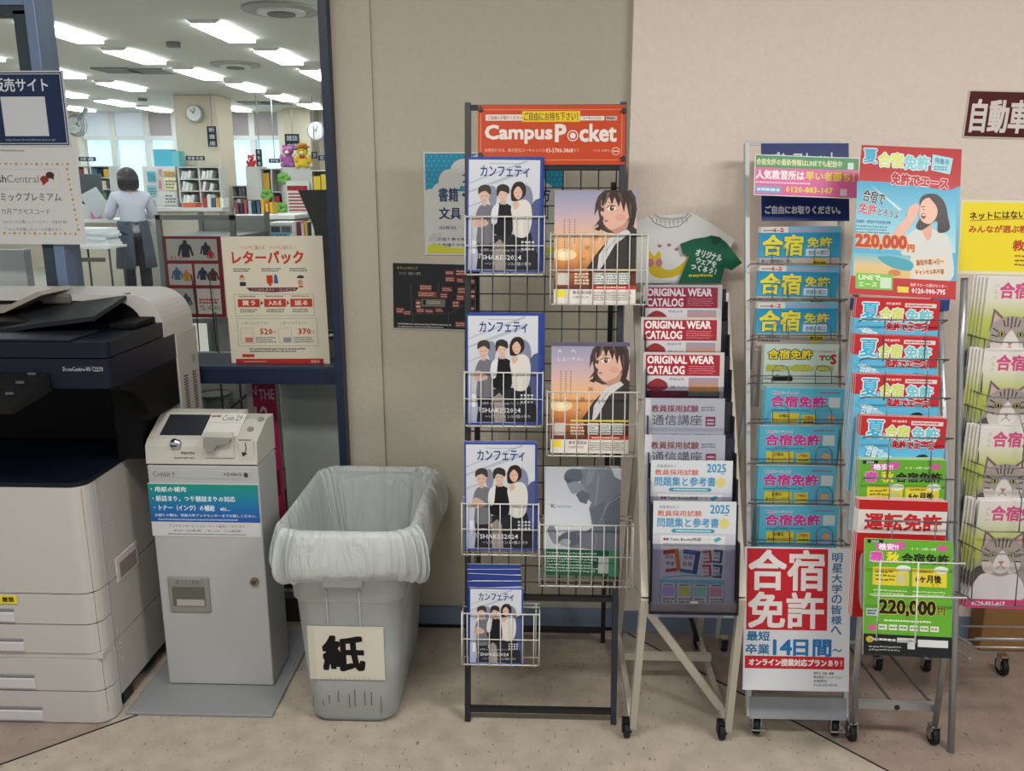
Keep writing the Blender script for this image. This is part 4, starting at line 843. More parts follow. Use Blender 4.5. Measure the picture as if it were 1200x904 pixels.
LR = [(0.10, .10, .18, .05, .012, 0), (0.25, .125, .205, .055, .014, 0), (0.45, .150, .228, .055, .011, 0), (0.56, .165, .245, .055, .006, 0), (0.598, .180, .258, .06, .003, 0), (0.602, .192, .268, .065, .003, 0), (0.588, .203, .278, .07, .005, 0), (0.54, .212, .285, .07, .009, .002), (0.48, .215, .285, .07, .012, .006), (0.455, .205, .275, .07, .010, .012), (0.445, .199, .27, .07, .007, .012)]
rings = [wob(ringr(bx+(0.008 if z < 0.6 and i > 5 else -0.002), by, hx-0.004, hy, r, z, 22), z, am*1.9, 0.6+i*0.12, za) for i, (z, hx, hy, r, am, za) in enumerate(LR)]
ln = MB(); ln.loft(rings, caps=False); o = ln.build('bin_liner', lm, at=(bx, by, 0.1)); o.modifiers.new('s', 'SUBSURF').render_levels = 1
tag(o, 'translucent white plastic liner folded over the rim of the grey bin', 'bin liner')
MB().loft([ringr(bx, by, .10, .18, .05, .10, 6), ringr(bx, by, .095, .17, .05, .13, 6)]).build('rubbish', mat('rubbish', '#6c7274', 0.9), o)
# ================================================================ printed designs
def confetti():
    p = Pr(90, 138, '#2f4590'); p.grad(2, 2.5, 87, 136, ['#c9ccd3', '#c3c7d0', '#b3b8c6', '#98a0b8'])
    for a, b, w in ((30, 62, 1.5), (40, 78, 2.5), (58, 96, 2)): p.poly([(2, a), (72, a-28), (72, a-28+w*2), (2, a+w)], '#a9afbd')
    p.blob([(24, 38), (32, 34), (36, 44), (33, 60), (28, 56)], '#7f8498').blob([(66, 36), (74, 34), (79, 48), (76, 80), (70, 90), (66, 60)], '#7a8097')
    p.poly([(74, 60), (82, 50), (87, 48), (87, 136), (60, 136)], '#4a557f').poly([(12, 98), (32, 94), (40, 92), (54, 92), (78, 90), (80, 104), (86, 116), (86, 135), (12, 135), (14, 118)], '#23242b')
    # left figure
    p.blob([(10, 74), (14, 60), (20, 56), (28, 57), (33, 64), (33, 92), (32, 103), (13, 103), (13, 84)], '#6b6c74').rect(18.5, 50, 23.5, 58, '#c3a08f')
    p.blob([(9, 76), (13, 70), (22, 74), (26, 80), (16, 84), (9, 82)], '#c3a395').blob([(15, 42), (21, 38), (27, 42), (26, 50), (21, 55), (16, 50)], '#c9a897').blob([(13.5, 44), (14, 36), (20, 32.5), (27, 34), (29, 42), (27, 44), (22, 40), (16, 42)], '#3b3533')
    # middle figure
    p.blob([(30, 80), (30, 64), (36, 56), (42, 54), (50, 56), (54, 62), (54, 92), (34, 92)], '#15161a').blob([(29, 72), (31, 60), (38, 55), (38, 62), (36, 78), (31, 80)], '#d0d2d6').rect(40, 49, 47, 56, '#c3a08f')
    p.blob([(37, 40), (43, 36), (49, 40), (48, 48), (43, 52), (38, 48)], '#cdae9d').blob([(35.5, 44), (36, 35), (43, 31.5), (50, 35), (50, 43), (46, 41), (40, 40), (37, 46)], '#2f2a2a')
    p.poly([(33, 104), (40, 98), (46, 104), (48, 136), (34, 136)], '#8f8782').ell(33, 106, 1.6, 3, '#c3a395')
    # right figure
    p.blob([(53, 60), (60, 53), (70, 50), (77, 58), (78, 76), (74, 92), (66, 96), (57, 92), (55, 74)], '#cfccc6').blob([(55, 56), (59, 52), (63, 56), (58, 62)], '#c9a897')
    p.blob([(53, 50), (53, 38), (57, 30), (65, 28.5), (70, 34), (70, 44), (64, 50), (57, 52)], '#2c2220').blob([(56, 40), (61, 34), (66, 40), (65, 47), (61, 50), (57, 46)], '#d0ab98')
    for x, y in ((18.5, 46), (23.5, 46), (40.5, 44), (46, 44), (59, 41.5), (63.5, 41)): p.ell(x, y, 0.8, 0.5, '#3a2c2a', 8)
    for x, y in ((21, 51), (43.2, 48.5), (61, 46)): p.rect(x-1.4, y, x+1.4, y+0.6, '#a0645c')
    for i in range(4):
        for j in range(3): p.rect(66+i*4.2, 100+j*4.2, 68.6+i*4.2, 102.4+j*4.2, '#c9ccd6')
    p.text('カンフェティ', 16, 9.5, 74, 23, '#24407f', 0.35).mini(26, 6, 64, 8, 1, '#8b8f9c', 3, 0.4)
    p.rect(6, 100, 11, 116, '#d3d6de').text('25周年 anniversary with カンフェティ', 17, 109.5, 74, 113.5, '#b9bccb', res=1).text('『SHAKES2024', 15, 116, 66, 123, '#d9dae2', 0.1).text('～いざ、ジャンル×個の祭り', 22, 125.5, 78, 130, '#c3c6d2', res=1)
    return p
def girl(top=True):
    p = Pr(95, 134, '#d9d2cc'); p.grad(0, 0, 95, 118, ['#8d8fa8', '#a79fb3', '#c9a9a5', '#dfb184', '#dc9a5c', '#8f5036', '#4f3029'])
    p.ell(12, 76, 14, 7, '#edd2a0').ell(12, 76, 8, 4, '#f3e2bd')
    p.poly([(45, 44), (52, 34), (50, 22), (46, 30), (47, 16), (50, 7), (57, 0), (88, 0), (93, 8), (95, 22), (92, 40), (88, 50), (80, 50), (62, 50), (53, 46), (50, 40)], '#4a3d3a')
    p.poly([(70, 40), (86, 36), (88, 50), (82, 54), (68, 54)], '#b98a78').blob([(55, 10), (62, 5), (78, 6), (86, 16), (87, 28), (80, 40), (70, 46), (64, 46), (58, 41), (56, 36), (57, 33), (54, 29), (53, 26), (55, 22), (53.5, 16)], '#d3aa98', 3)
    p.blob([(85, 22), (90, 19), (92, 26), (88, 34), (85, 32)], '#c79a88').ell(76, 32, 6, 4, '#cf9d8c').poly([(58, 44), (66, 47), (78, 42), (86, 34), (84, 44), (70, 50)], '#b98a78')
    p.poly([(54, 16), (55, 4), (64, 0), (82, 0), (90, 10), (94, 30), (90, 46), (86, 44), (86, 30), (82, 14), (80, 26), (76, 12), (74, 20), (69, 8), (66, 17), (63, 8), (58, 13), (56, 20)], '#3b302e')
    p.poly([(60, 3), (64, 2), (60, 14), (57, 18)], '#6a5852').poly([(72, 2), (76, 3), (79, 16), (75, 9)], '#5f4e48').poly([(86, 12), (89, 18), (88, 34), (86, 22)], '#5a4a45').poly([(92, 44), (86, 36), (84, 44), (80, 50), (88, 52)], '#3b302e').poly([(46, 46), (54, 40), (53, 33), (56, 42), (52, 48)], '#3b302e')
    p.blob([(61, 21), (65, 18), (70, 19.5), (70, 22.5), (65, 24), (61.5, 23)], '#e8dcd6', 3).ell(66, 21.2, 2.6, 2.9, '#4a3832', 12).ell(66.6, 20.2, 0.8, 0.9, '#d9c9c0', 8).line([(60, 20.5), (64, 17.8), (70.5, 18.8)], 1.0, '#2f2523').line([(62, 14.5), (69, 14.2)], 0.7, '#5a4640')
    p.ell(55.8, 23.3, 1.4, 2.2, '#4a3832', 10).line([(54.2, 21.6), (58, 20.8)], 0.9, '#2f2523').line([(55, 30), (57, 31.2)], 0.7, '#a87868').ell(59.5, 36.2, 2.4, 1.1, '#b0605a', 10).line([(57.4, 36.2), (62, 36)], 0.4, '#7a3a38')
    p.blob([(40, 100), (46, 80), (58, 64), (74, 52), (95, 46), (97, 104)], '#3b3836').poly([(52, 76), (66, 54), (84, 46), (88, 50), (70, 64), (56, 90), (50, 96)], '#c8c6c8').line([(58, 74), (70, 58)], 0.8, '#8a8a92')
    for k, (x, n) in enumerate(((11, 40), (17, 34), (23, 30))):
        for j in range(n//3): p.rect(x, 34+j*3.0, x+1.3, 35.4+j*3.0, '#6f5f62')
    if not top:
        p.rect(0, 0, 95, 4, '#5a586a').line([(8, 12), (10, 8), (12, 12)], 0.7, '#e3dfe6').line([(24, 11), (26, 8), (29, 12)], 0.7, '#e3dfe6').text('しょーりん。', 8, 17, 38, 22, '#e3dfe6', res=1)
    for x, y, t in ((46, 54, '脚本'), (36, 66, '主演'), (32, 80, '音楽')): p.rect(x-1, y-1, x+5, y+5, '#c99a66').text(t, x, y, x+4.4, y+3, '#5a3a30', res=1)
    p.rect(0, 94, 95, 117, '#5b3328').grad(0, 94, 40, 117, ['#b06a40', '#5b3328']).rect(24, 93, 95, 95.2, '#d7c94b')
    p.rect(4, 97, 18, 112, '#c9c3bc')
    for x0 in (45, 60, 75): p.rect(x0, 97, x0+13, 111, '#ddd9d6').mini(x0+1, 98, x0+12, 110, 4, '#7d8f8a', x0)
    p.mini(24, 97, 40, 112, 4, '#d9c3a8', 5).rect(45, 112.5, 95, 117, '#b23a30').mini(50, 113.5, 90, 116, 1, '#e8d0b8', 6)
    p.rect(0, 117, 95, 134, '#dcd7d0').rect(2, 118, 13, 127, '#e2d23a').text('東京 世田谷', 22, 119, 44, 123, '#5a4a48', 0.1, res=1).text('企画制作公演', 22, 125, 40, 128, '#5a4a48', res=1).mini(46, 120, 92, 131, 4, '#9a928c', 9).rect(60, 124, 66, 130, '#c2bdb8').rect(82, 124, 88, 130, '#c2bdb8')
    return p
def graycoat():
    p = Pr(94, 140, '#b9bfc6'); p.grad(0, 0, 94, 106, ['#aab1ba', '#b6bcc5', '#c6cbd2', '#b3b9c2'])
    p.poly([(41, 1), (52, 0), (94, 0), (94, 106), (62, 106), (50, 104), (34, 104), (22, 98), (20, 92), (28, 84), (40, 82), (52, 82), (60, 76), (58, 64), (55, 52), (58, 44), (50, 36), (44, 22)], '#6b727d')
    p.blob([(23, 12), (26, 4), (34, 1), (42, 2), (46, 8), (44, 16), (36, 18), (28, 16)], '#545b66').poly([(22, 13), (34, 15), (36, 19), (27, 20)], '#4a515c').poly([(26, 20), (38, 17), (48, 22), (52, 34), (46, 38), (40, 32), (34, 34), (30, 28)], '#7d848d').poly([(38, 34), (46, 28), (56, 34), (52, 46), (44, 44)], '#59606b')
    p.line([(66, 8), (65, 26), (63, 48)], 1.3, '#858b94').poly([(52, 0), (62, 0), (58, 18), (50, 24)], '#767d88').poly([(82, 0), (94, 0), (94, 14), (86, 10)], '#b3b9c2').poly([(56, 52), (68, 46), (76, 40), (72, 60), (64, 74), (60, 64)], '#606772').poly([(94, 30), (82, 40), (74, 62), (78, 80), (94, 84)], '#5d646f').line([(94, 34), (78, 46), (70, 66)], 0.9, '#8a9099').line([(60, 70), (66, 92), (64, 104)], 0.9, '#878d96')
    p.blob([(4, 80), (10, 74), (14, 80), (18, 88), (24, 94), (14, 100), (8, 92)], '#7b828c').blob([(18, 92), (26, 84), (38, 84), (46, 90), (44, 98), (30, 102), (22, 100)], '#565d68').blob([(20, 96), (26, 92), (34, 95), (30, 101), (22, 101)], '#8f959e')
    p.line([(7, 47), (9, 52)], 1, '#3a3f48').line([(12, 47), (9, 50), (13, 52)], 1, '#3a3f48').text('KAGAYAKI', 15, 49, 33, 51.5, '#555b64', res=1)
    p.rect(0, 106, 94, 140, '#1f5138').mini(4, 109, 66, 136, 7, '#9fb8a8', 4, 0.45).rect(69, 114, 82, 136, '#a9b0ab').rect(82, 106, 94, 140, '#3f7a60')
    return p
def wear():
    p = Pr(92, 128, '#b8b5b4'); p.rect(3, 3, 87, 27, '#9a2634').text('ORIGINAL WEAR', 5, 4.5, 80, 13, '#e4dcdc', 0.5).text('CATALOG', 5, 16, 47, 25, '#e4dcdc', 0.5).mini(52, 15, 82, 25, 4, '#c98088', 3, 0.35)
    p.rect(3, 27, 87, 52, '#c5c3c6').blob([(5, 37), (16, 30), (27, 35), (27, 42), (14, 45), (6, 42)], '#8a2f33').grad(52, 29, 86, 40, ['#8f8fa8', '#b98a6a']).mini(30, 29, 50, 33, 1, '#9a9aa2', 2)
    p.rect(3, 44, 87, 128, '#6a2a3c').text('制服・Tシャツ', 32, 38, 48, 42, '#3a3638', res=1).grad(52, 40, 86, 50, ['#d0862f', '#3f8f7a']).ell(24, 48, 18, 4, '#8f2a3c')
    for j in range(5): p.rect(8, 56+j*14, 40, 66+j*14, '#b7aaa6').rect(46, 56+j*14, 82, 66+j*14, '#9c8b90')
    return p
def corresp():
    p = Pr(88, 128, '#bfc0c4'); p.text('教員採用試験', 7, 8, 59, 16, '#8a4048', 0.25).text('通信講座', 8, 19, 63, 31, '#55565c', 0.1).mini(62, 9, 78, 15, 2, '#85858c').rect(67, 21, 78, 32, '#8a3a50').rect(68.5, 24, 76.5, 26, '#cdb6be').rect(68.5, 28, 76.5, 30, '#cdb6be').rect(0, 34, 88, 128, '#a9aab2').mini(8, 40, 80, 100, 9, '#82838c', 5, .4)
    return p
def problem():
    p = Pr(96, 140, '#c3c8cd'); p.text('時事通信社の', 7, 5, 30, 9, '#5f6a78', res=1).text('教員採用試験', 5, 11, 56, 18, '#bb5644', 0.15).text('2025', 66, 4, 88, 14, '#3a86ac', 0.4).mini(82, 15, 88, 17, 1, '#6a8ba0', 2).text('問題集と参考書', 5, 20, 76, 31, '#3687b4', 0.3).ell(82, 26, 6, 6, '#c9bf74')
    p.poly([(23, 33), (70, 33), (72, 35.3), (70, 37.6), (23, 37.6), (21, 35.3)], '#3b8fa5').mini(27, 34.3, 67, 36.4, 1, '#cfe0e6', 3).grad(0, 38, 96, 140, ['#b9b9c6', '#c4bcc4', '#a9b3bb'])
    p.rect(9, 41, 84, 140, '#cfd1d0').rect(12, 44, 15, 47, '#a83a40').rect(15.5, 44, 18.5, 47, '#3a5f9a').text('Twin Books完成', 20, 43.5, 56, 47.5, '#3c4a55', 0.15).text('シリーズ', 57, 44, 67, 46.5, '#6a7680', res=1).mini(12, 50, 78, 54, 2, '#7f8a90', 7, .4).poly([(70, 45), (77, 42), (80, 45), (73, 49)], '#4aa0ad')
    def bk(x, y, w, h, c, s, r):
        R = math.radians(r); f = lambda a, b: (x+a*math.cos(R)-b*math.sin(R), y+a*math.sin(R)+b*math.cos(R))
        p.poly([f(0, 0), f(w, 0), f(w, h), f(0, h)], '#d9d5d0'); p.poly([f(0, 0), f(w*0.72, 0), f(w*0.72, h*0.2), f(0, h*0.2)], c); p.poly([f(w*0.72, 0), f(w, 0), f(w, h), f(w*0.72, h)], s); p.poly([f(0, h*0.85), f(w*0.72, h*0.85), f(w*0.72, h), f(0, h)], c)
        q = f(w*0.36, h*0.33); p.text('教職', q[0]-w*0.28, q[1]-h*0.09, q[0]+w*0.28, q[1]+h*0.09, c, res=1); q = f(w*0.36, h*0.62); p.text('教養', q[0]-w*0.28, q[1]-h*0.09, q[0]+w*0.28, q[1]+h*0.09, '#3a3f48', res=1)
    bk(12, 59, 18, 27, '#b0443a', '#cf7a2f', -8); bk(36, 57, 20, 28, '#41699a', '#2f4f7d', 8); bk(58, 59, 10, 15, '#b0564a', '#b0443a', -5); bk(71, 57, 11, 16, '#41566a', '#2f4f6d', 5); bk(58, 76, 10, 15, '#b0564a', '#b0443a', -5); bk(71, 75, 11, 16, '#41566a', '#2f4f6d', 5)
    p.line([(12, 92), (40, 89), (66, 90), (82, 87)], 1.5, '#7ab3bd'); p.grad(9, 94, 84, 140, ['#7cc0c9', '#9a9fb5', '#8f8fa8'])
    for k, c in enumerate(('#b9a3cf', '#c9c76a', '#8fc7a9', '#cf8f9f')): p.rect(11+k*18.5, 98+k*0.5, 27+k*18.5, 128, '#cfd0c6').rect(12+k*18.5, 103, 26+k*18.5, 114, c).mini(13+k*18.5, 116, 26+k*18.5, 126, 3, '#7f7f78', k).mini(14+k*18.5, 99.5, 25+k*18.5, 102, 1, '#4a4a48', k+9)
    return p
def blue_license():
    p = Pr(94, 132, '#2f8fb8'); p.grad(0, 6, 94, 37, ['#2a86b2', '#2f93bb', '#3d9fc4']).rect(0, 0, 32, 7, '#c9c7c4').rect(32, 0, 94, 7, '#6fa9c4').text('6-2', 14, 1.5, 27, 6, '#a8333a', 0.3).mini(3, 3, 13, 5.5, 1, '#7a6f78').mini(34, 3, 86, 5.5, 1, '#c77a9c', 5)
    p.text('合宿', 3, 10, 50, 35, '#dccf3c', 1.1, '#2b6f8f', 1.8).text('免許', 55, 13, 84, 25, '#dccf3c', 0.5, '#2b6f8f', 1).rect(54, 27, 82, 36, '#c5d6e2').text('合宿の窓口', 57, 29, 80, 34.5, '#3a5f8a', 0.1)
    p.grad(0, 38, 94, 60, ['#b3aca3', '#a69c92']).text('楽しい合宿免許はこちら。', 2, 40, 38, 44, '#4a4452', 0.15, res=1).mini(2, 46, 28, 49, 1, '#4a4452', 3).ell(70, 44, 10, 6, '#c9b93a').mini(63, 42, 77, 46, 1, '#5a5030', 8)
    p.rect(0, 60, 94, 132, '#8f8a86')
    return p
def tds():
    p = Pr(90, 132, '#b4c7c0'); p.text('合宿免許', 5, 6.5, 58, 18, '#d8c93c', 0.6, '#2b2a28', 1.6).text('トヨタ自動車学校', 61, 7, 86, 10.5, '#a3484a', res=1).text('T', 67, 14, 74, 19.5, '#a82c34', 0.8).ell(77.5, 16.5, 3.6, 3.4, '#2f8a4a').ell(77.5, 16.5, 1.6, 1.5, '#b4c7c0').text('S', 81, 12.5, 87, 24, '#a82c34', 0.9)
    p.text('日程がいい最短取って安い！', 4, 26, 84, 33, '#b6b83a', 0.6, '#7f9a52', 1.1).blob([(10, 44), (16, 38), (26, 40), (34, 38), (36, 46), (30, 52), (12, 52)], '#2a2725').rect(0, 46, 90, 132, '#a9beb4')
    return p
def cyan_license():
    p = Pr(94, 132, '#52aecb'); p.text('明治がコーティング', 8, 5, 40, 8.5, '#a8487f', 0.1, '#c9dfe6', 0.5, res=1).text('合宿免許', 7, 10.5, 73, 24, '#c13a90', 0.9, '#d3d9e0', 1.1).rect(76, 11, 90, 24, '#c3cdd0').mini(64, 4, 90, 6.5, 1, '#a03a6a', 4).mini(8, 27, 60, 30, 1, '#3c6f95', 5, .5)
    p.rect(9, 32, 42, 46, '#d2c23a').text('お得な', 18, 33.5, 30, 38, '#4a4a2c', 0.15, res=1).text('キャッシュバック！', 11, 39.5, 40, 44, '#4a3c2c', 0.15, res=1).poly([(45, 34), (61, 33), (62, 46), (46, 47)], '#d2c23a').text('ご予約は', 47, 35, 59, 39, '#a8433a', 0.15, res=1).mini(48, 41, 60, 45, 1, '#5f6a2c', 3).rect(66, 30, 90, 52, '#63a9c9').ell(81, 38, 5, 4, '#cf9f6f').mini(68, 44, 88, 50, 2, '#b9a9cf', 7)
    p.rect(0, 52, 94, 132, '#4a9ab5')
    return p
def summer():
    p = Pr(94, 132, '#58a9cc'); p.poly([(0, 0), (94, 0), (94, 33), (84, 34), (60, 26), (0, 22)], '#b02a31').text('夏', 7, 5, 26, 24, '#35a3c8', 0.55, '#d6dde0', 1.7).text('の', 24, 19, 28, 23, '#35a3c8', 0.3, '#d6dde0', 0.8, res=1)
    p.text('合宿', 28, 10, 53, 24, '#c3cc62', 0.8, '#d9e3e6', 1.6).text('免許', 57, 11, 86, 25, '#74b9c6', 0.8, '#d9e3e6', 1.6).rect(55, 4, 90, 8.5, '#cfc3c3').mini(57, 5, 88, 7.5, 1, '#a8404a', 5).mini(34, 3, 50, 7, 1, '#d9a9a3', 4)
    p.text('免許でエース', 36, 27, 82, 35, '#ab2a35', 0.7, '#dbc9cb', 1.2, rot=2)
    p.poly([(4, 34), (14, 32), (58, 56), (50, 60)], '#9cc9d9').text('合宿で', 8, 34, 26, 46, '#c9dce2', 0.4, '#4f90ad', 0.8, rot=14)
    p.blob([(60, 52), (64, 43), (74, 41), (80, 48), (80, 60), (60, 60)], '#2a2024').blob([(64, 52), (67, 46), (73, 46), (76, 52), (74, 60), (66, 60)], '#c9967f')
    p.rect(0, 62, 94, 132, '#4f9dbf')
    return p
def green_license():
    p = Pr(94, 128, '#5c9c2f'); p.rect(3, 1, 20, 5, '#23261f').text('2024', 7, 1.6, 15, 4.6, '#d2d6cc', 0.1).poly([(12, 6), (42, 2), (44, 9), (32, 13), (12, 12)], '#c0539a').text('格安!!', 15, 5, 36, 12, '#e8dce4', 0.4)
    p.text('春', 6, 14, 20, 26, '#c84da8', 0.7, '#ded9c4', 0.9).text('秋', 24, 14, 37, 26, '#d8cc3a', 0.7, '#3c5f22', 0.8).text('合宿免許', 40, 15, 90, 26, '#1f221c', 0.6).text('4・5・10月～2月', 50, 8, 76, 11, '#cfe0b8', 0.1, res=1).ell(83, 8, 6, 3.5, '#b8588a')
    p.rect(9, 31, 48, 51, '#d0be36').rect(51, 31, 88, 51, '#d0be36').mini(12, 34, 32, 47, 3, '#6a6224', 5, .4).rect(34, 38, 45, 49, '#b7b57c').ell(42, 32, 8, 3.8, '#cfdcc8').ell(82, 32, 8, 4, '#cfdcc8').text('6ヶ月後', 55, 38, 82, 46.5, '#23221a', 0.5).mini(56, 33.5, 72, 36, 1, '#5a5320').text('まで', 72, 47.5, 80, 50.5, '#23221a', res=1)
    p.mini(10, 55, 46, 62, 2, '#b5d096', 3, .4).mini(52, 55, 88, 62, 2, '#b5d096', 4, .4)
    p.text('220,000', 17, 67, 76, 84, '#221d18', 1.1, '#c9b84a', 1.6).text('円', 79, 74, 86, 81, '#221d18', 0.3, '#c9b84a', 0.6).rect(3, 77, 14, 85, '#a9b9c2').mini(4, 78, 13, 84, 2, '#3a4a55').mini(22, 88, 80, 91, 1, '#cfdfae', 6).ell(9, 98, 4, 4, '#b8588a')
    for k in range(6): p.rect(16+k*11, 94, 25+k*11, 100, '#c9cfbc').mini(17+k*11, 95.5, 24+k*11, 98.5, 1, '#77806a', k)
    p.rect(0, 105, 94, 128, '#1d2021').ell(7, 111, 4, 3.6, '#b9a02c').mini(13, 109, 34, 113, 1, '#c9cac4', 3).rect(36, 108, 56, 113, '#b9bcbc').rect(58, 109, 90, 117, '#c5c8c9').rect(47, 113, 55, 120, '#b9bcbc').mini(6, 117, 44, 124, 2, '#8f9290', 5, .4)
    return p
def red_license():
    p = Pr(98, 132, '#aa1f22'); p.rect(0, 11, 98, 37, '#cbc6c0').text('運転免許', 8, 15, 92, 33, '#b3262c', 1.0)
    return p
def cat():
    p = Pr(100, 138, '#cfcbc9'); p.grad(0, 0, 100, 126, ['#cfcac8', '#c9c8b8', '#a9b355', '#9aa64a', '#8d8f88', '#7f7f80'])
    p.text('パルの', 8, 7, 12, 24, '#9a8f8f', res=1) if False else [p.text(t, 9, 7+i*7, 14, 12+i*7, '#98908f', res=1) for i, t in enumerate('パルの')]
    p.text('合宿免許', 16, 6, 84, 24, '#bf4d7c', 0.9)
    p.blob([(12, 122), (4, 96), (10, 74), (22, 64), (30, 60), (60, 58), (84, 70), (96, 96), (98, 126), (12, 126)], '#8f8a86').blob([(0, 92), (12, 82), (20, 98), (12, 110), (0, 108)], '#4f4b4b')
    p.poly([(9, 64), (11, 36), (28, 50)], '#6b625d').poly([(12, 58), (13, 41), (24, 51)], '#b99f96').poly([(42, 50), (58, 36), (60, 64)], '#6b625d').poly([(46, 50), (56, 41), (57, 58)], '#b99f96')
    p.blob([(10, 72), (12, 56), (22, 48), (34, 45), (48, 48), (58, 58), (60, 74), (52, 88), (36, 94), (18, 88)], '#978d87')
    p.blob([(12, 78), (20, 76), (28, 84), (26, 92), (16, 90)], '#bdb5b0').blob([(44, 84), (50, 76), (58, 78), (56, 88), (46, 92)], '#bdb5b0')
    for x0, y0, x1, y1 in ((34, 46, 34, 60), (29, 47, 30, 58), (39, 47, 38, 58), (24, 50, 27, 58), (44, 50, 42, 58), (12, 68, 20, 70), (12, 76, 20, 76), (58, 68, 50, 70), (58, 76, 50, 76), (13, 60, 20, 64), (56, 60, 50, 64)): p.line([(x0, y0), (x1, y1)], 1.5, '#453d3a')
    p.blob([(26, 78), (30, 68), (35, 62), (40, 68), (46, 78), (44, 88), (35, 92), (27, 88)], '#c9c4c1').ell(24, 67, 4.4, 3.6, '#5a5a3c').ell(46, 67, 4.4, 3.6, '#5a5a3c').ell(24, 67, 2.6, 3, '#a8b06a').ell(46, 67, 2.6, 3, '#a8b06a').ell(24, 67, 1.3, 2.6, '#17150f').ell(46, 67, 1.3, 2.6, '#17150f')
    p.poly([(31, 76), (39, 76), (35, 81)], '#a8686a').line([(35, 81), (30, 86)], 0.8, '#6a5a58').line([(35, 81), (40, 86)], 0.8, '#6a5a58')
    p.blob([(8, 100), (18, 92), (36, 96), (54, 92), (66, 108), (64, 126), (4, 126)], '#c6c3c3').rect(0, 126, 100, 138, '#b8466f').text('0120-931-017', 6, 129, 46, 134.5, '#e6d3da', 0.3)
    return p
D = {k: None for k in ()}
def sheet(name, pr, W, Hh, m=None, th=0.0012): return pr.mesh(name, W, Hh, th, m)
def place(me, name, fr, px0, px1, py, n, W, H_, lean, label, cat_, group=None, roll=0.0, extra=None):
    """a brochure whose top edge shows between px0 and px1 at row py"""
    a0 = fr.hit(px0, py, n)[0]; a1 = fr.hit(px1, py, n)[0]; t = fr.hit((px0+px1)/2, py, n)[1]
    top = fr.W((a0+a1)/2, t, n); R = Matrix.Rotation(fr.yaw, 4, 'Z') @ Matrix.Rotation(PI/2-lean, 4, 'X') @ Matrix.Rotation(roll, 4, 'Z')
    M = Matrix.Translation(top) @ R @ Matrix.Translation((0, -H_, 0))
    o = link(name, me); o.matrix_basis = M
    return tag(o, label, cat_, group)
def behind(o, dx, dy, dz, roll, label, group=None):
    c = o.copy(); COL.objects.link(c); c.matrix_basis = o.matrix_basis @ Matrix.Translation((dx, dy, dz)) @ Matrix.Rotation(roll, 4, 'Z')
    c['label'] = label
    return c
def wires(pts_list, r, name, m, parent, n=5):
    w = MB()
    for p_ in pts_list: w.tube(p_, r, n)
    return w.build(name, m, parent)

# ================================================================ wall posters
FL = Frame((0, WALL_Y, 0)); FR = Frame((0, PIL_Y, 0))
p = Pr(170, 122, '#bfc2bd'); p.rect(0, 0, 170, 122, '#c2c4bf').grad(2, 2, 168, 47, ['#2b86a6', '#2b8aa8'])
for i in range(28):
    for j in range(8): p.ell(4+i*6+(3 if j % 2 else 0), 5+j*5.4, 0.6, 0.6, '#9cc6cf', 6)
for cx, cy, r in ((8, 52, 9), (20, 46, 10), (32, 34, 14), (48, 24, 16), (70, 20, 18), (95, 20, 18), (118, 26, 16), (132, 36, 14), (146, 46, 10), (160, 50, 9)): p.ell(cx, cy, r, r, '#c2c4bf', 20)
p.rect(2, 46, 168, 118, '#c2c4bf').text('大学生協', 47, 22, 120, 36, '#2c4470', 0.4).text('書籍・雑誌をお探しの方', 18, 42, 152, 58, '#243c66', 0.5).text('文具・日用品も', 18, 65, 112, 79, '#243c66', 0.5).text('出版社・メーカー各種', 18, 87, 90, 91, '#3f4c5f', 0.1, res=1).text('お取り寄せ商品も', 16, 101, 60, 105, '#3a4558', 0.1, res=1).text('お見積りや在庫など', 16, 108, 66, 112, '#3a4558', 0.1, res=1)
p.poly([(3, 120), (3, 112), (10, 108), (30, 113), (90, 116), (167, 112), (167, 120)], '#bdbb3a').text('ヨロ', 130, 62, 150, 80, '#2a4a55', 0.2)
for k in range(6): p.line([(4+k*2.4, 106), (10+k*2, 96)], 0.5, '#7f8f96')
put(p, 'wall_poster', FL, 497, 178, 662, 299, 0.003, 'pale poster with blue polka dot sky on the wall behind the black rack', 'poster')
p = Pr(103, 80, '#a9aaa5'); p.rect(1, 1.5, 102, 78.5, '#26292b').text('★ キャンパスマップ', 6, 5, 30, 9, '#b9ad62', res=1).text('コンビニ・書店のご案内', 8, 11.5, 33, 15, '#9fa0a2', res=1)
R_ = random.Random(5)
for (x, y, w, h) in ((62, 9, 10, 5), (74, 7, 12, 8), (62, 16, 11, 6), (75, 17, 9, 6), (86, 10, 8, 6), (87, 18, 9, 6), (32, 26, 14, 7), (30, 34, 22, 7), (58, 28, 12, 6), (56, 35, 9, 7), (76, 28, 10, 8), (75, 37, 9, 7), (27, 44, 6, 12), (28, 54, 9, 6), (38, 55, 10, 5), (50, 53, 9, 6), (70, 44, 9, 9), (4, 54, 9, 7), (13, 57, 9, 6), (74, 69, 13, 7), (88, 50, 8, 10), (90, 30, 8, 12)):
    p.rect(x, y, x+w, y+h, R_.choice(['#7a3a36', '#6d3330', '#84433a'])).mini(x+1, y+1, x+w-1, y+h-1, 2, '#c9b2a6', x, .4)
p.rect(34, 43, 62, 52, '#6f6a60').rect(36, 44, 39, 50, '#1d1e20').mini(41, 45, 58, 49, 2, '#a8a49a', 9).mini(6, 72, 70, 75, 1, '#a9a9a6', 3, .5).mini(6, 75.5, 60, 78, 1, '#a9a9a6', 4, .5)
for P_ in ([(24, 60), (24, 78)], [(24, 62), (66, 60), (66, 78)], [(54, 24), (54, 42)], [(22, 26), (22, 60)], [(66, 60), (92, 44)]): p.line(P_, 1.2, '#3f4446')
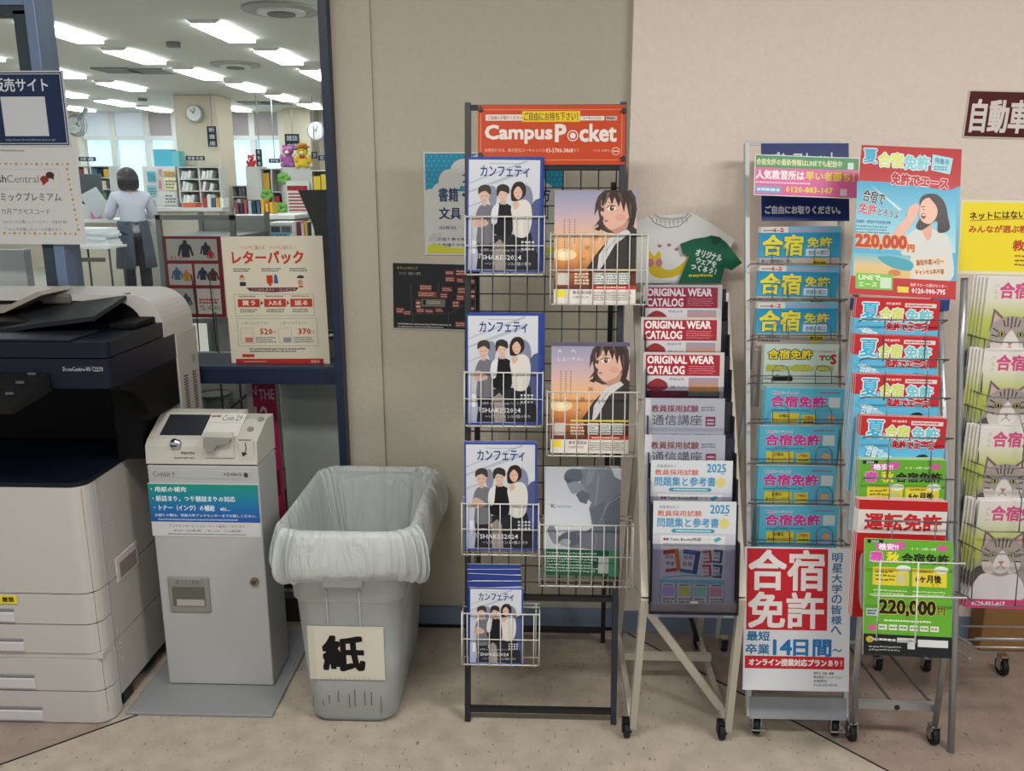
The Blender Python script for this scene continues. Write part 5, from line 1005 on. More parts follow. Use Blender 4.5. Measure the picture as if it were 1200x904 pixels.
put(p, 'campus_map', FL, 459, 308, 562, 387, 0.003, 'small dark map poster with red buildings left of the black rack', 'poster', roll=math.radians(-1.2))
p = Pr(150, 54, '#c9bdb2'); p.rect(1.5, 1.5, 148, 52.5, '#4f1a1a').text('自動車教習所', 7, 11, 148, 47, '#d6cfc7', 1.5)
put(p, 'wall_sign', FR, 1131, 107, 1279, 163, 0.003, 'maroon wall sign with large white kanji at the top right', 'sign', roll=math.radians(-1.5))

# ================================================================ black grid rack
M_rk = mat('rack_black', '#17191d', 0.45); M_rk2 = mat('rack_slate', '#262d38', 0.4); M_ww = mat('wire_white', '#c9c9c4', 0.4)
bl = atz(545, 844); br = atz(722, 848); tl = aty(553, 121, 2.40)
lean = math.atan2(2.40-bl.y, tl.z); FA = Frame(((bl.x+br.x)/2, bl.y, 0), 0, lean)
HW = 0.208; HT = tl.z/math.cos(lean)
ra = empty('display_rack', (FA.O.x, 2.36, 0), 'black wire grid display rack with an orange header sign', 'display rack')
for s in (-1, 1): MB().bar(FA.W(s*HW, 0), FA.W(s*HW, HT), 0.016, 0.022).build('post', M_rk if s < 0 else M_rk2, ra)
for t, nm in ((0.035, 'foot_bar'), (0.365, 'lower_bar'), (HT-0.012, 'top_bar'), (FA.hit(650, 196)[1], 'sign_bar')): MB().bar(FA.W(-HW+0.008, t), FA.W(HW-0.008, t), 0.014, 0.016, (0, 0, 1)).build(nm, M_rk, ra)
for s in (-1, 1): MB().bar(FA.W(s*(HW-0.022), HT*0.88, -0.012), (FA.O.x+s*(HW-0.0), 2.60, 0.0), 0.014, 0.014).build('rear_leg', M_rk, ra)
MB().bar((FA.O.x-HW, 2.595, 0.045), (FA.O.x+HW, 2.595, 0.045), 0.014, 0.014, (0, 0, 1)).build('rear_bar', M_rk, ra)
t0 = 0.37; t1 = FA.hit(650, 196)[1]; g = MB(); k = -HW+0.02
while k < HW-0.01: g.tube([FA.W(k, t0, 0.0), FA.W(k, t1, 0.0)], 0.0018, 5); k += 0.0475
t = t0+0.04
while t < t1: g.tube([FA.W(-HW, t, 0.003), FA.W(HW, t, 0.003)], 0.0018, 5); t += 0.0475
g.build('wire_grid', M_rk, ra)
p = Pr(173, 69, '#b8421f'); p.frame(3, 5, 169, 64, 0.7, '#d98a66').rect(9, 11, 55, 18, '#d3cdc4').text('ご自由にお取りください', 12, 12.5, 52, 16.5, '#8a3a24', 0.1, res=1).rect(115, 13, 148, 18, '#d3cdc4').text('ユーキャンパス', 123, 13.6, 144, 17.2, '#8a3a24', 0.1, res=1).rect(150, 13, 163, 18, '#b9a29a').mini(151, 14, 162, 17, 1, '#5a4a48', 2).rect(52, 7, 120, 19.5, '#d6b62a').text('ご自由にお持ち下さい！', 54, 8.5, 117, 18, '#5a4a1a', 0.15)
p.text('Campus', 9, 23.5, 87, 44, '#d9d3cc', 1.1).text('P', 91.5, 23, 103, 42, '#d9d3cc', 1.4).ell(111.5, 35.5, 6.4, 6.4, '#d9d3cc', 24).ell(111.5, 35.5, 5.3, 5.3, '#b8421f', 24).ell(111.5, 35.5, 3.4, 3.4, '#d9d3cc', 20).text('cket', 120, 22.5, 162, 42, '#d9d3cc', 1.1)
p.text('お問合わせは、株式会社ユーキャンパス', 8, 50, 79, 54.5, '#dcb9a6', res=1).text('03-5786-3868', 80, 50, 112, 55, '#dfc3b2', 0.15, res=1).text('まで', 113, 50.5, 119, 54.5, '#dcb9a6', res=1).text('YOUR CAMPUS', 136, 51.5, 155, 54, '#dcb9a6', res=1).ell(162, 53.5, 4.8, 4.8, '#dcb9a6').ell(162, 53.5, 3.9, 3.9, '#b8421f').mini(159, 52, 165, 55, 1, '#dcb9a6')
me_o = put(p, 'header_sign', FA, 560, 123, 733, 193, 0.014, m=GLOSSY, th=0.006); me_o.parent = ra; me_o.matrix_parent_inverse = Matrix.Translation(-ra.location); me_o['label'] = 'orange header sign with white lettering'
for x, y in ((563, 128), (731, 130), (563, 182), (730, 186)):
    a, t = FA.hit(x, y, 0.015); MB().disc(FA.W(a, t, 0.018), 0.0065, FA.N, 0.008, 14).build('screw', M_black, ra)

def basket(x0, x1, ytop, ymid, ybot, depth, label, nv=7, nb=0.006):
    """white wire basket on the grid: front face fills the pixel box"""
    n = nb+depth; ym = (ytop+ybot)/2; a0 = FA.hit(x0, ym, n)[0]; a1 = FA.hit(x1, ym, n)[0]; xm = (x0+x1)/2
    tt = FA.hit(xm, ytop, n)[1]; tm = FA.hit(xm, ymid, n)[1]; tb = FA.hit(xm, ybot, n)[1]
    r = empty('wire_basket', FA.W((a0+a1)/2, tb, nb), label, 'wire basket'); q = 0.0022
    i = 0.012
    def ring(t, ins, rr): return ([FA.W(a0+ins, t, nb+0.004), FA.W(a0+ins, t, n-ins*0.5), FA.W(a1-ins, t, n-ins*0.5), FA.W(a1-ins, t, nb+0.004)], rr)
    w = MB()
    w.tube(ring(tt, 0, q)[0], q, 6, True); w.build('rim', M_ww, r)
    w = MB(); w.tube(ring(tb, 0.004, q)[0], q, 6, True); w.build('base_ring', M_ww, r)
    w = MB(); w.tube([FA.W(a0, tm, nb+0.004), FA.W(a0, tm, n), FA.W(a1, tm, n), FA.W(a1, tm, nb+0.004)], 0.0016, 5)
    for k in range(nv):
        a = a0+(a1-a0)*(k+0.5)/nv; w.tube([FA.W(a, tt, n), FA.W(a, tb-0.004, n), FA.W(a, tb, n-0.008), FA.W(a, tb, nb+0.004)], 0.0016, 5)
    for s_ in (a0, a1):
        for k in range(1, 3): w.tube([FA.W(s_, tt, nb+depth*k/3), FA.W(s_, tb, nb+depth*k/3)], 0.0016, 5)
        w.tube([FA.W(s_, tt+0.004, n), FA.W(s_, tb, n)], 0.0018, 5)
    w.build('wires', M_ww, r)
    w = MB(); w.tube([FA.W(a0, tt+0.01, nb), FA.W(a1, tt+0.01, nb)], 0.0018, 5); w.tube([FA.W(a0+.01, tt+0.01, nb), FA.W(a0+.01, tb, nb)], 0.0016, 5).tube([FA.W(a1-.01, tt+0.01, nb), FA.W(a1-.01, tb, nb)], 0.0016, 5); w.build('hook_wire', M_ww, r)
    return (a0, a1, tt, tb, n)
cme = confetti(); Wc, Hc = 0.201, 0.302
C_ME = cme.mesh('magazine', Wc, Hc, 0.003, GLOSSY)
def magpx(me, name, x0, x1, y0, n, W, H_, label, roll=0.0, group=None, dl=0.0):
    return place(me, name, FA, x0, x1, y0, n, W, H_, FA.lean+dl, label, 'magazine', group, roll)
baskets = [(545, 638, 254, 288, 322, 0.035, 'topmost white wire basket in the left column of the black rack'), (544, 636, 437, 468, 500, 0.035, 'second white wire basket down the left column of the black rack'),
           (541, 631, 591, 621, 651, 0.035, 'third white wire basket down the left column of the black rack'), (541, 632, 720, 750, 780, 0.060, 'lowest white wire basket of the black rack holding small booklets'),
           (645, 759, 275, 317, 357, 0.050, 'topmost white wire basket in the right column of the black rack'), (641, 753, 460, 498, 535, 0.075, 'second white wire basket in the right column holding the sunset magazine'),
           (632, 742, 616, 653, 688, 0.065, 'lowest basket in the right column holding the grey and green magazine')]
for b in baskets[:4]: basket(*b, nv=7)
for b in baskets[4:]: basket(*b, nv=8)
G = 'blue bordered stage magazines on the black rack'
for k, (x0, x1, y0, w_) in enumerate(((547, 637, 185, 'topmost left basket'), (546, 634, 368, 'second left basket'), (543, 631, 519, 'third left basket'))):
    o = magpx(C_ME, 'magazine', x0, x1, y0, 0.032, Wc, Hc, 'front blue bordered magazine with three people in the '+w_+' of the black rack', math.radians((-0.6, 0.2, 0.3)[k]), G)
    for j in range(2): behind(o, 0.003*(j+1)*(1, 1.6, 0.2)[k], 0.002*(j+1), -0.0045*(j+1), 0.004*(j+1)*(1, -1, 1)[k], 'blue bordered magazine %s copy behind the front one in the %s' % (('first', 'second')[j], w_), G)
# booklets in the lowest basket
B_ME = cme.mesh('booklet', 0.150, 0.215, 0.004, GLOSSY)
bb_ = Pr(90, 138, '#26387c'); bb_.rect(3, 3, 88, 8, '#2c4088').poly([(8, 12), (90, 9), (90, 11), (8, 15)], '#b9bfd0').poly([(4, 20), (90, 16), (90, 18), (4, 22)], '#8f9abf')
BB_ME = bb_.mesh('booklet', 0.150, 0.215, 0.004, GLOSSY)
for j, (x0, x1, y0, n, nm) in enumerate(((549, 614, 706, 0.055, 'frontmost'), (547, 612, 698, 0.043, 'second'), (547, 611, 690, 0.033, 'third'), (548, 610, 684, 0.024, 'fourth'), (548, 610, 678, 0.016, 'hindmost'))):
    o = place(B_ME if j == 0 else BB_ME, 'booklet', FA, x0, x1, y0, n, 0.150, 0.175, FA.lean+(0.04 if j == 0 else 0), (nm+' small blue booklet in the lowest left basket') if j else 'small booklet with three people in front of the lowest left basket', 'booklet', 'small booklets in the lowest basket', math.radians((0, 1.0, -1.5, 1, 0)[j]))
g1 = girl(True).mesh('magazine', 0.218, 0.298, 0.002, GLOSSY); g2 = girl(False).mesh('magazine', 0.210, 0.300, 0.002, GLOSSY); g3 = graycoat().mesh('magazine', 0.205, 0.300, 0.003)
o = magpx(g1, 'magazine', 651, 746, 223, 0.048, 0.212, 0.298, 'sunset magazine with a short haired girl in the topmost right basket')
o = magpx(g2, 'magazine', 646, 739, 402, 0.050, 0.210, 0.300, 'sunset magazine with a short haired girl in the second right basket')
behind(o, 0.0, 0.002, -0.004, 0.003, 'copy right behind the sunset magazine of the second right basket')
o = magpx(g3, 'magazine', 638, 730, 549, 0.050, 0.205, 0.300, 'grey magazine with a bent figure and green foot in the lowest right basket', math.radians(-1.0))
for j in range(3): behind(o, 0.002*(j+1), 0.001*(j+1), -0.004*(j+1), 0.012*(j+1), ('first', 'second', 'third')[j]+' copy behind the grey magazine in the lowest right basket', 'grey magazines behind the front one')

# ================================================================ casters shared by the racks
def caster(c, parent, r=0.018, fork=None, brake=False):
    fork = fork or M_chrome; w = MB().disc((c[0], c[1], r), r, (1, 0, 0), 0.016, 18).build('caster', M_rubber, parent)
    MB().disc((c[0], c[1], r), r*0.45, (1, 0, 0), 0.019, 12).build('hub', fork, w)
    MB().box(c[0]-0.013, c[0]-0.010, c[1]-0.012, c[1]+0.012, r*0.8, r*2.3).box(c[0]+0.010, c[0]+0.013, c[1]-0.012, c[1]+0.012, r*0.8, r*2.3).box(c[0]-0.013, c[0]+0.013, c[1]-0.012, c[1]+0.012, r*2.2, r*2.45).build('fork', fork, w)
    if brake: MB().box(c[0]-0.02, c[0]+0.02, c[1]-0.035, c[1]-0.01, r*1.2, r*1.4, M=None).build('brake_pedal', fork, w)
    return w

# ================================================================ beige rack with smoked pockets
M_bg = mat('beige_steel', '#b3aea0', 0.45); M_pk = mat('pocket_black', '#1b1b22', 0.3)
kl = aty(755, 700, 1.99); kr = aty(869, 700, 1.99)
rb = empty('brochure_rack', ((kl.x+kr.x)/2, 2.2, 0), 'beige steel rack with dark acrylic pockets between the black rack and the white rack', 'brochure rack')
FB = Frame(((kl.x+kr.x)/2, 1.99, kl.z), 0, math.radians(29.5)); hb = (kr.x-kl.x)/2
tt = FB.hit(800, 345)[1]
wl = FB.W(-hb, tt); wr = FB.W(hb, tt)
ftl = Vector((FB.O.x-hb-0.004, 2.10, 0.03)); ftr = Vector((FB.O.x+hb+0.014, 2.10, 0.03))
for (a, k_, c) in ((ftl, kl, wl), (ftr, kr, wr)):
    MB().bar(a, k_+Vector((0, 0, 0.0)), 0.018, 0.026).build('front_leg', M_bg, rb)
    MB().bar(k_, c, 0.018, 0.026).build('upright', M_bg, rb)
    MB().bar(k_+(c-k_)*0.55, Vector((a.x, 2.56, 0.05)), 0.016, 0.02).build('rear_leg', M_bg, rb)
    MB().bar(a+Vector((0, 0.01, 0.0)), Vector((a.x, 2.56, 0.05)), 0.016, 0.02, (1, 0, 0)).build('base_bar', M_bg, rb)
for c in (ftl, ftr): caster((c.x-0.016, c.y, 0), rb, 0.022, M_black)
for c in (ftl, ftr): caster((c.x, 2.57, 0), rb, 0.022, M_black)
MB().bar((ftl.x, 2.36, 0.095), (ftr.x, 2.36, 0.095), 0.022, 0.016, (0, 0, 1)).build('cross_bar', M_bg, rb)
MB().bar((ftl.x+0.005, 2.30, 0.35), (ftr.x-0.002, 2.18, 0.04), 0.014, 0.022, (0, 1, 0)).build('brace', M_bg, rb)
MB().bar(kl+Vector((0.008, 0, -0.028)), kr+Vector((-0.008, 0, -0.028)), 0.026, 0.02, (0, 0, 1)).build('front_bar', M_bg, rb)
MB().bar(FB.W(-hb*.2, 0.05, -0.05), (ftr.x-0.01, 2.52, 0.06), 0.012, 0.012).build('brace', M_dark, rb)
M4 = Matrix((FB.X, FB.U, FB.N)).transposed().to_4x4(); M4.translation = FB.O
MB().box(-hb+0.012, hb-0.012, 0.0, tt, -0.022, -0.012, M=M4).build('back_board', M_pk, rb)
items = [('wear', 757, 843, 334, 'topmost'), ('wear', 755, 842, 372, 'second'), ('wear', 756, 847, 413, 'third'), ('corresp', 759, 847, 467, 'upper'), ('corresp', 760, 846, 510, 'lower'), ('problem', 764, 858, 540, 'upper'), ('problem', 766, 863, 588, 'lower')]
meB = {'wear': wear().mesh('catalogue', 0.213, 0.296, 0.003, GLOSSY), 'corresp': corresp().mesh('leaflet', 0.205, 0.29, 0.002, GLOSSY), 'problem': problem().mesh('leaflet', 0.207, 0.298, 0.002, GLOSSY)}
nmB = {'wear': 'catalogue', 'corresp': 'leaflet', 'problem': 'leaflet'}
txtB = {'wear': '%s red original wear catalogue in the beige rack', 'corresp': '%s grey correspondence course leaflet in the beige rack', 'problem': '%s pale blue 2025 exam book leaflet in the beige rack'}
LB = math.radians(9)
for k, (kd, x0, x1, y, w_) in enumerate(items):
    H_ = (0.296, 0.29, 0.298)[('wear', 'corresp', 'problem').index(kd)]
    W_ = (0.213, 0.205, 0.207)[('wear', 'corresp', 'problem').index(kd)]
    # sits in its pocket: leans less than the rack, foot deeper in
    o = place(meB[kd], nmB[kd], FB, x0, x1, y, 0.085, W_, H_, LB, txtB[kd] % w_, 'leaflet' if kd != 'wear' else 'catalogue', None)
    a, t = FB.hit((x0+x1)/2, y, 0.085); top = FB.W(a, t, 0.085)
    F2 = Frame(top, 0, LB)
    last = (k == len(items)-1)
    dn = 0.080 if not last else 0.083; ytop = -0.085 if not last else FB.hit(812, 637, 0.115)[1]-t-0.02
    pkt = empty('pocket', None or (0, 0, 0)); pkt.parent = rb; pkt.location = -Vector((0, 0, 0))
    pkt.location = (0, 0, 0)
    M5 = Matrix((F2.X, F2.U, F2.N)).transposed().to_4x4(); cx = -a; M5.translation = F2.W(-a, 0, 0)
    bot = -0.285 if last else -0.23
    wv = hb-0.010
    bkt = MB().box(-wv, wv, bot, bot+0.004, -0.012, 0.016, M=M5)
    for s in (-1, 1): bkt.box(min(s*wv, s*(wv-0.003)), max(s*wv, s*(wv-0.003)), bot, -0.045 if not last else -0.10, -0.012, 0.016, M=M5)
    bkt.box(-wv, wv, bot, -0.01, -0.016, -0.012, M=M5)
    MBt = bkt.build('tray', M_pk, pkt)
    f = MB().box(-wv, wv, bot, (-0.09 if not last else -0.105), 0.016, 0.0185, M=M5).build('front_sheet', SMOKE if k not in (3, 4) else CLEAR, pkt)
    if kd == 'corresp': MB().box(-wv+0.01, wv-0.01, -0.085, 0.004, 0.004, 0.0055, M=M5).build('clear_sleeve', CLEAR, pkt)
    if last: MB().box(-0.01, 0.01, bot+0.03, bot+0.036, 0.0186, 0.021, M=M5).build('badge', M_chrome, pkt)
    if k == 0: MB().box(-wv+0.005, wv-0.015, -0.06, 0.012, 0.004, 0.0055, M=M5).build('clear_sleeve', CLEAR, pkt)
# tshirt cut outs on top
def outl(pts, m_=None): return pts
yT = 2.60; FT = Frame((0, yT, 0), 0, 0.02)
T1 = [(0, 12), (18, 5), (42, 4), (66, 2), (86, 12), (118, 32), (112, 44), (100, 84), (0, 84)]
p = Pr(125, 84, '#dadbd9', outline=T1); p.poly([(20, 5), (28, 12), (42, 14), (56, 12), (66, 3), (60, 2), (42, 7), (26, 4)], '#c9cbc9').line([(16, 5), (24, 14), (38, 19), (52, 17), (66, 4)], 0.7, '#4f5254').line([(22, 3), (30, 8), (44, 9), (58, 7), (62, 2)], 0.6, '#4f5254')
for k in range(9): x = 20+k*5; p.line([(x, 6+4*math.sin((k+.5)/9*PI)), (x+1, 12+5*math.sin((k+.5)/9*PI))], 0.5, '#6a6d6f')
p.blob([(16, 60), (18, 46), (24, 52), (30, 46), (33, 58), (34, 66), (46, 68), (60, 58), (62, 50), (66, 52), (62, 66), (50, 76), (30, 78), (20, 72)], '#d1b92f').ell(20, 60, 4, 5, '#b9778f').ell(30, 60, 4, 5, '#b9778f')
for x, y in ((30, 40), (41, 39), (50, 44)): p.ell(x, y, 2.6, 2, '#b07a93')
put(p, 'shirt_sign', FT, 743, 248, 868, 332, 0.0, 'white cardboard shirt with a yellow cat above the beige rack', 'sign', th=0.004)
G2 = [(0, 10), (16, 4), (30, 2), (36, 0), (46, 2), (54, 8), (74, 32), (62, 41), (54, 38), (50, 56), (0, 56), (12, 22), (4, 22)]
p = Pr(74, 56, '#1f5f47', outline=G2); p.poly([(34, 1), (40, 12), (48, 8), (46, 2)], '#17493a').text('オリジナル', 19, 19, 50, 27, '#d3dcd6', 0.45, rot=14).text('ウェアを', 20, 28, 44, 35, '#d3dcd6', 0.45, rot=13).text('つくろう！', 14, 36, 44, 43, '#d3dcd6', 0.45, rot=13).mini(12, 45, 42, 49, 1, '#c9b93a', 5)
put(p, 'shirt_sign', FT, 796, 276, 870, 332, 0.012, 'green cardboard polo shirt with white kana above the beige rack', 'sign', th=0.004)
MB().bar(FT.W(FT.hit(790, 330)[0], FT.hit(790, 330)[1]), FB.W(0, tt-0.02, 0), 0.03, 0.004).build('sign_support', CLEAR, rb)

# ================================================================ white rack
M_wr = mat('rack_white', '#b9bcbd', 0.45); M_wire = mat('wire_grey', '#6f7376', 0.35, 0.7)
b0 = atz(872, 836); b1 = atz(966, 838)
leanC = math.radians(16)
FC = Frame(((b0.x+b1.x)/2+0.016, 2.12, 0.06), 0, leanC)
aL = FC.hit(876, 560)[0]; aR = FC.hit(988, 560)[0]; tTop = FC.hit(945, 168)[1]
rc_ = empty('brochure_rack', (FC.O.x, 2.2, 0), 'white rack of blue licence brochures with a navy header board', 'brochure rack')
for a in (aL, aR): MB().bar(FC.W(a, 0), FC.W(a, tTop), 0.012, 0.02).build('upright', M_wr, rc_)
MB().bar(FC.W(aL, tTop), FC.W(aR, tTop), 0.012, 0.016, (0, 0, 1)).build('top_bar', M_wr, rc_)
M6 = Matrix((FC.X, FC.U, FC.N)).transposed().to_4x4(); M6.translation = FC.O
MB().box(aL, aR, -0.005, 0.055, -0.012, 0.012, M=M6).build('base_plate', mat('base_grey', '#8d9299', 0.45), rc_)
for (x, yy) in ((aL, 2.56), (aR, 2.56)): MB().bar(FC.W(x, tTop*0.55, -0.01), (FC.W(x, 0, 0).x, yy, 0.05), 0.012, 0.016).build('rear_leg', M_wr, rc_)
for a in (aL+0.025, aR-0.025):
    v = FC.W(a, 0); caster((v.x, v.y+0.01, 0), rc_, 0.023, M_chrome, True); caster((v.x, 2.56, 0), rc_, 0.02, M_chrome)
ys = [(266, 308, 893, 985), (312, 349, 888, 986), (355, 397, 888, 983), (404, 448, 896, 984), (455, 495, 900, 988), (500, 543, 891, 983), (547, 590, 889, 981), (594, 637, 891, 983)]
kC = [('b', 'topmost blue and yellow licence brochure in the white rack'), ('b', 'second blue and yellow licence brochure in the white rack'), ('b', 'third blue and yellow licence brochure in the white rack'), ('t', 'pale green licence brochure in the middle of the white rack'),
      ('c', 'topmost light blue brochure with magenta kanji in the white rack'), ('c', 'second light blue brochure with magenta kanji in the white rack'), ('c', 'third light blue brochure with magenta kanji in the white rack'), ('c', 'lowest light blue brochure with magenta kanji above the licence board')]
meC = {'b': blue_license().mesh('brochure', 0.222, 0.297, 0.004, GLOSSY), 't': tds().mesh('brochure', 0.205, 0.297, 0.002), 'c': cyan_license().mesh('brochure', 0.215, 0.297, 0.004, GLOSSY)}
WCs = {'b': 0.222, 't': 0.205, 'c': 0.215}
rr_ = [0.5, -1, 0.3, 0, -1.0, 0.2, -0.2, 0.4]
LC = math.radians(3)
for (y0, y1, x0, x1), (kd, lb), rl in zip(ys, kC, rr_):
    o = place(meC[kd], 'brochure', FC, x0, x1, y0, 0.045, WCs[kd], 0.297, LC, lb, 'brochure', None, math.radians(rl))
    for j in range(2): behind(o, -0.002*(j+1), 0.001, -0.0045*(j+1), 0.004, ('first', 'second')[j]+' copy behind the '+lb, 'brochure copies in the white rack')
    tr_ = empty('pocket', (0, 0, 0)); tr_.parent = rc_
    tb = FC.hit(935, y1+1.5, 0.05)[1]; w = MB(); w.tube([FC.W(aL, tb, 0), FC.W(aL, tb, 0.05), FC.W(aR, tb, 0.05), FC.W(aR, tb, 0)], 0.0018, 5)
    tu = FC.hit(935, y1-19, 0.05)[1]
    for cx in (0.30, 0.74):
        a = aL+(aR-aL)*cx; h = 0.022; w.tube([FC.W(a-h, tb, 0.05), FC.W(a-h, tu-0.012, 0.05), FC.W(a-h+0.01, tu, 0.05), FC.W(a+h-0.01, tu, 0.05), FC.W(a+h, tu-0.012, 0.05), FC.W(a+h, tb, 0.05)], 0.0013, 5)
    w.build('wire_front', M_wire, tr_)
    w = MB(); w.tube([FC.W(aL+.01, tb-0.1, -0.01), FC.W(aL+.01, tb-0.1, 0.035), FC.W(aR-.01, tb-0.1, 0.035), FC.W(aR-.01, tb-0.1, -0.01)], 0.0016, 5); w.build('wire_floor', M_wire, tr_)
p = Pr(106, 88, '#182a66'); p.text('パンフレット', 10, 10, 92, 26, '#c9cede', 0.3).text('無料配布', 14, 34, 90, 58, '#c9cede', 1.0).text('ご自由にお取りください。', 5, 71, 95, 80, '#d3d6e2', 0.5)
hdC = put(p, 'header_board', FC, 892, 168, 995, 259, 0.012, m=GLOSSY, th=0.003); hdC.parent = rc_; hdC.matrix_parent_inverse = Matrix.Translation(-rc_.location); hdC['label'] = 'navy header board with white lettering'
p = Pr(124, 48, '#c9d3c6'); p.rect(1, 1, 123, 15, '#3f8457').rect(1, 15, 123, 47, '#c95f93').text('合宿免許の最新情報はLINEでも配信中', 2, 4.5, 103, 12, '#cfd3a0', 0.25).rect(110, 6, 117, 14, '#c3cfc6')
p.text('人気教習所は', 2, 18, 59, 28.5, '#e6dbe0', 0.5).text('早い者勝ち！', 61, 18, 118, 28, '#dcc542', 0.5).mini(2, 31, 68, 34, 1, '#e3c0cf', 4).rect(2, 37, 32, 45, '#6f9ac4').mini(4, 38.5, 30, 43.5, 1, '#c9d6e3', 3).text('0120-883-147', 38, 36.5, 93, 43, '#ddc84a', 0.35).rect(102, 37, 110, 45, '#c9bcc6')
put(p, 'banner_card', FC, 883, 183, 1006, 231, 0.11, 'green and pink laminated banner card across the top of the white rack', 'sign', m=GLOSSY, roll=math.radians(-2.2))
# licence board leaning on the white rack
p = Pr(126, 170, '#c9ccd2'); p.rect(3, 1.5, 99, 98, '#b4232f').text('合宿', 6, 4, 94, 50, '#d6d2d2', 1.7).text('免許', 6, 54, 94, 95, '#d6d2d2', 1.7)
for i, t in enumerate('明星大学の皆様へ'): p.text(t, 104, 6+i*12.3, 116, 16.5+i*12.3, '#2c6a96', 0.35)
p.text('最短', 4, 100, 31, 111, '#2c6a96', 0.5).text('卒業', 3, 115, 31, 127, '#2c6a96', 0.5).text('14', 36, 110, 57, 127, '#1f6aa5', 1.3).text('日間', 60, 109, 104, 128, '#1f6aa5', 1.2).text('～', 106, 119, 117, 123, '#2c6a96', 0.3)
p.rect(2, 129, 120, 144, '#b4232f').text('オンライン授業対応プラン', 7, 132.5, 99, 140.5, '#dcd6d6', 0.5).text('あり！', 101, 133, 117, 140, '#dcd6d6', 0.3)
for i, t in enumerate(('発行元：企画・募集', '株式会社インハイウエイ', '合宿受付', '0120-55-4763')): p.text(t, 84, 147+i*4.6, 84+(24, 34, 16, 28)[i], 150.2+i*4.6, '#4f5560', 0.1, res=1)
FCb = Frame(FC.O+Vector((0, -0.005, 0)), 0, math.radians(12))
put(p, 'licence_board', FCb, 871.5, 642, 996, 810, 0.075, 'white and red board with giant kanji leaning on the foot of the white rack', 'sign', m=GLOSSY, th=0.004, roll=0.0)

# ================================================================ tubular rack with red brochures
M_tb = mat('tube_silver', '#a3a6a8', 0.35, 0.55)
fl_, fr_ = atz(997, 868), atz(1093, 872)
kL = aty(1011, 690, 1.955); kR = aty(1116, 690, 1.95)
rd_ = empty('brochure_rack', (kL.x+0.12, 2.2, 0), 'silver tubular rack on casters with red summer licence brochures', 'brochure rack')
FD = Frame(((kL.x+kR.x)/2, 1.953, kL.z), math.atan2(kR.y-kL.y, kR.x-kL.x), math.radians(20)); hd_ = (kR-kL).length/2
tD = FD.hit(1050, 340)[1]
for s, f0 in ((-1, fl_), (1, fr_)):
    q = [Vector((f0.x, f0.y, 0.055)), FD.W(s*hd_, -0.02, -0.005), FD.W(s*hd_, 0.03, 0), FD.W(s*hd_*0.98, tD*0.5), FD.W(s*hd_*0.97, tD)]
    q[1] = q[1]*0.9+q[0]*0.1
    MB().tube(q, 0.0085, 10).build('side_tube', M_tb, rd_); caster((f0.x, f0.y+0.004, 0), rd_, 0.024, M_chrome)
MB().bar((fl_.x+0.008, fl_.y, 0.115), (fr_.x-0.008, fr_.y, 0.115), 0.022, 0.014, (0, 0, 1)).build('cross_bar', M_tb, rd_)
MB().disc(((fl_.x+fr_.x)/2, fl_.y-0.009, 0.113), 0.007, (0, 1, 0), 0.008, 12).build('knob', M_black, rd_)
rx = atz(1030, 783)
for xx in (1045, 1091): v = aty(xx, 833, fl_.y+0.01); MB().tube([(v.x, fl_.y+0.007, 0.112), (v.x+0.002, 2.50, 0.082)], 0.0045, 6).build('base_rod', mat('rod_dark', '#4d4a47', 0.5), rd_)
MB().tube([(fl_.x+0.03, 2.34, 0.30), (fl_.x+0.045, 2.44, 0.10), (rx.x-0.02, 2.50, 0.075), (rx.x+0.13, 2.50, 0.075)], 0.008, 8).build('rear_tube', M_tb, rd_)
caster((rx.x-0.01, rx.y-0.01, 0), rd_, 0.02, M_chrome); caster((rx.x+0.14, rx.y-0.01, 0), rd_, 0.02, M_chrome)
MB().tube([(rx.x-0.01, rx.y-0.01, 0.05), FD.W(-hd_+0.03, 0.02, -0.03)], 0.008, 8).build('rear_post', M_tb, rd_)
MB().tube([FD.W(-hd_, 0.022, 0.0), FD.W(hd_, 0.022, 0.0)], 0.006, 8).build('lower_tube', M_tb, rd_)
for s in (-1, 1):
    v = FD.W(s*hd_*0.93, FD.hit(1050, 356)[1], 0.012); MB().box(v.x-0.022, v.x+0.022, v.y-0.008, v.y+0.008, v.z-0.02, v.z+0.012, 0.003).build('clip', mat('clip_blue', '#1f3470', 0.4), rd_)
meD = {'s': summer().mesh('brochure', 0.207, 0.297, 0.004, GLOSSY), 'g': green_license().mesh('brochure', 0.207, 0.277, 0.004, GLOSSY), 'r': red_license().mesh('brochure', 0.212, 0.297, 0.005, GLOSSY)}
HD = {'s': 0.297, 'g': 0.277, 'r': 0.297}; WD = {'s': 0.207, 'g': 0.207, 'r': 0.212}
itD = [('s', 1006, 1100, 351, 375, 'topmost red and blue summer brochure under the big poster', 0.03, -1.5), ('s', 1004, 1099, 394, 421, 'second red and blue summer brochure in the tubular rack', 0.03, -1.5), ('s', 1005, 1101, 440, 466, 'third red and blue summer brochure in the tubular rack', 0.03, -1.0),
       ('s', 1011, 1109, 489, 513, 'lowest red and blue summer brochure above the green one', 0.035, -1.5), ('g', 1012, 1105, 539, 561, 'upper green brochure half hidden by the red and white one', 0.03, 0.6), ('r', 1010, 1108, 587, 611, 'red and white licence brochure with bold red kanji', 0.038, -0.6)]
LD = math.radians(7)
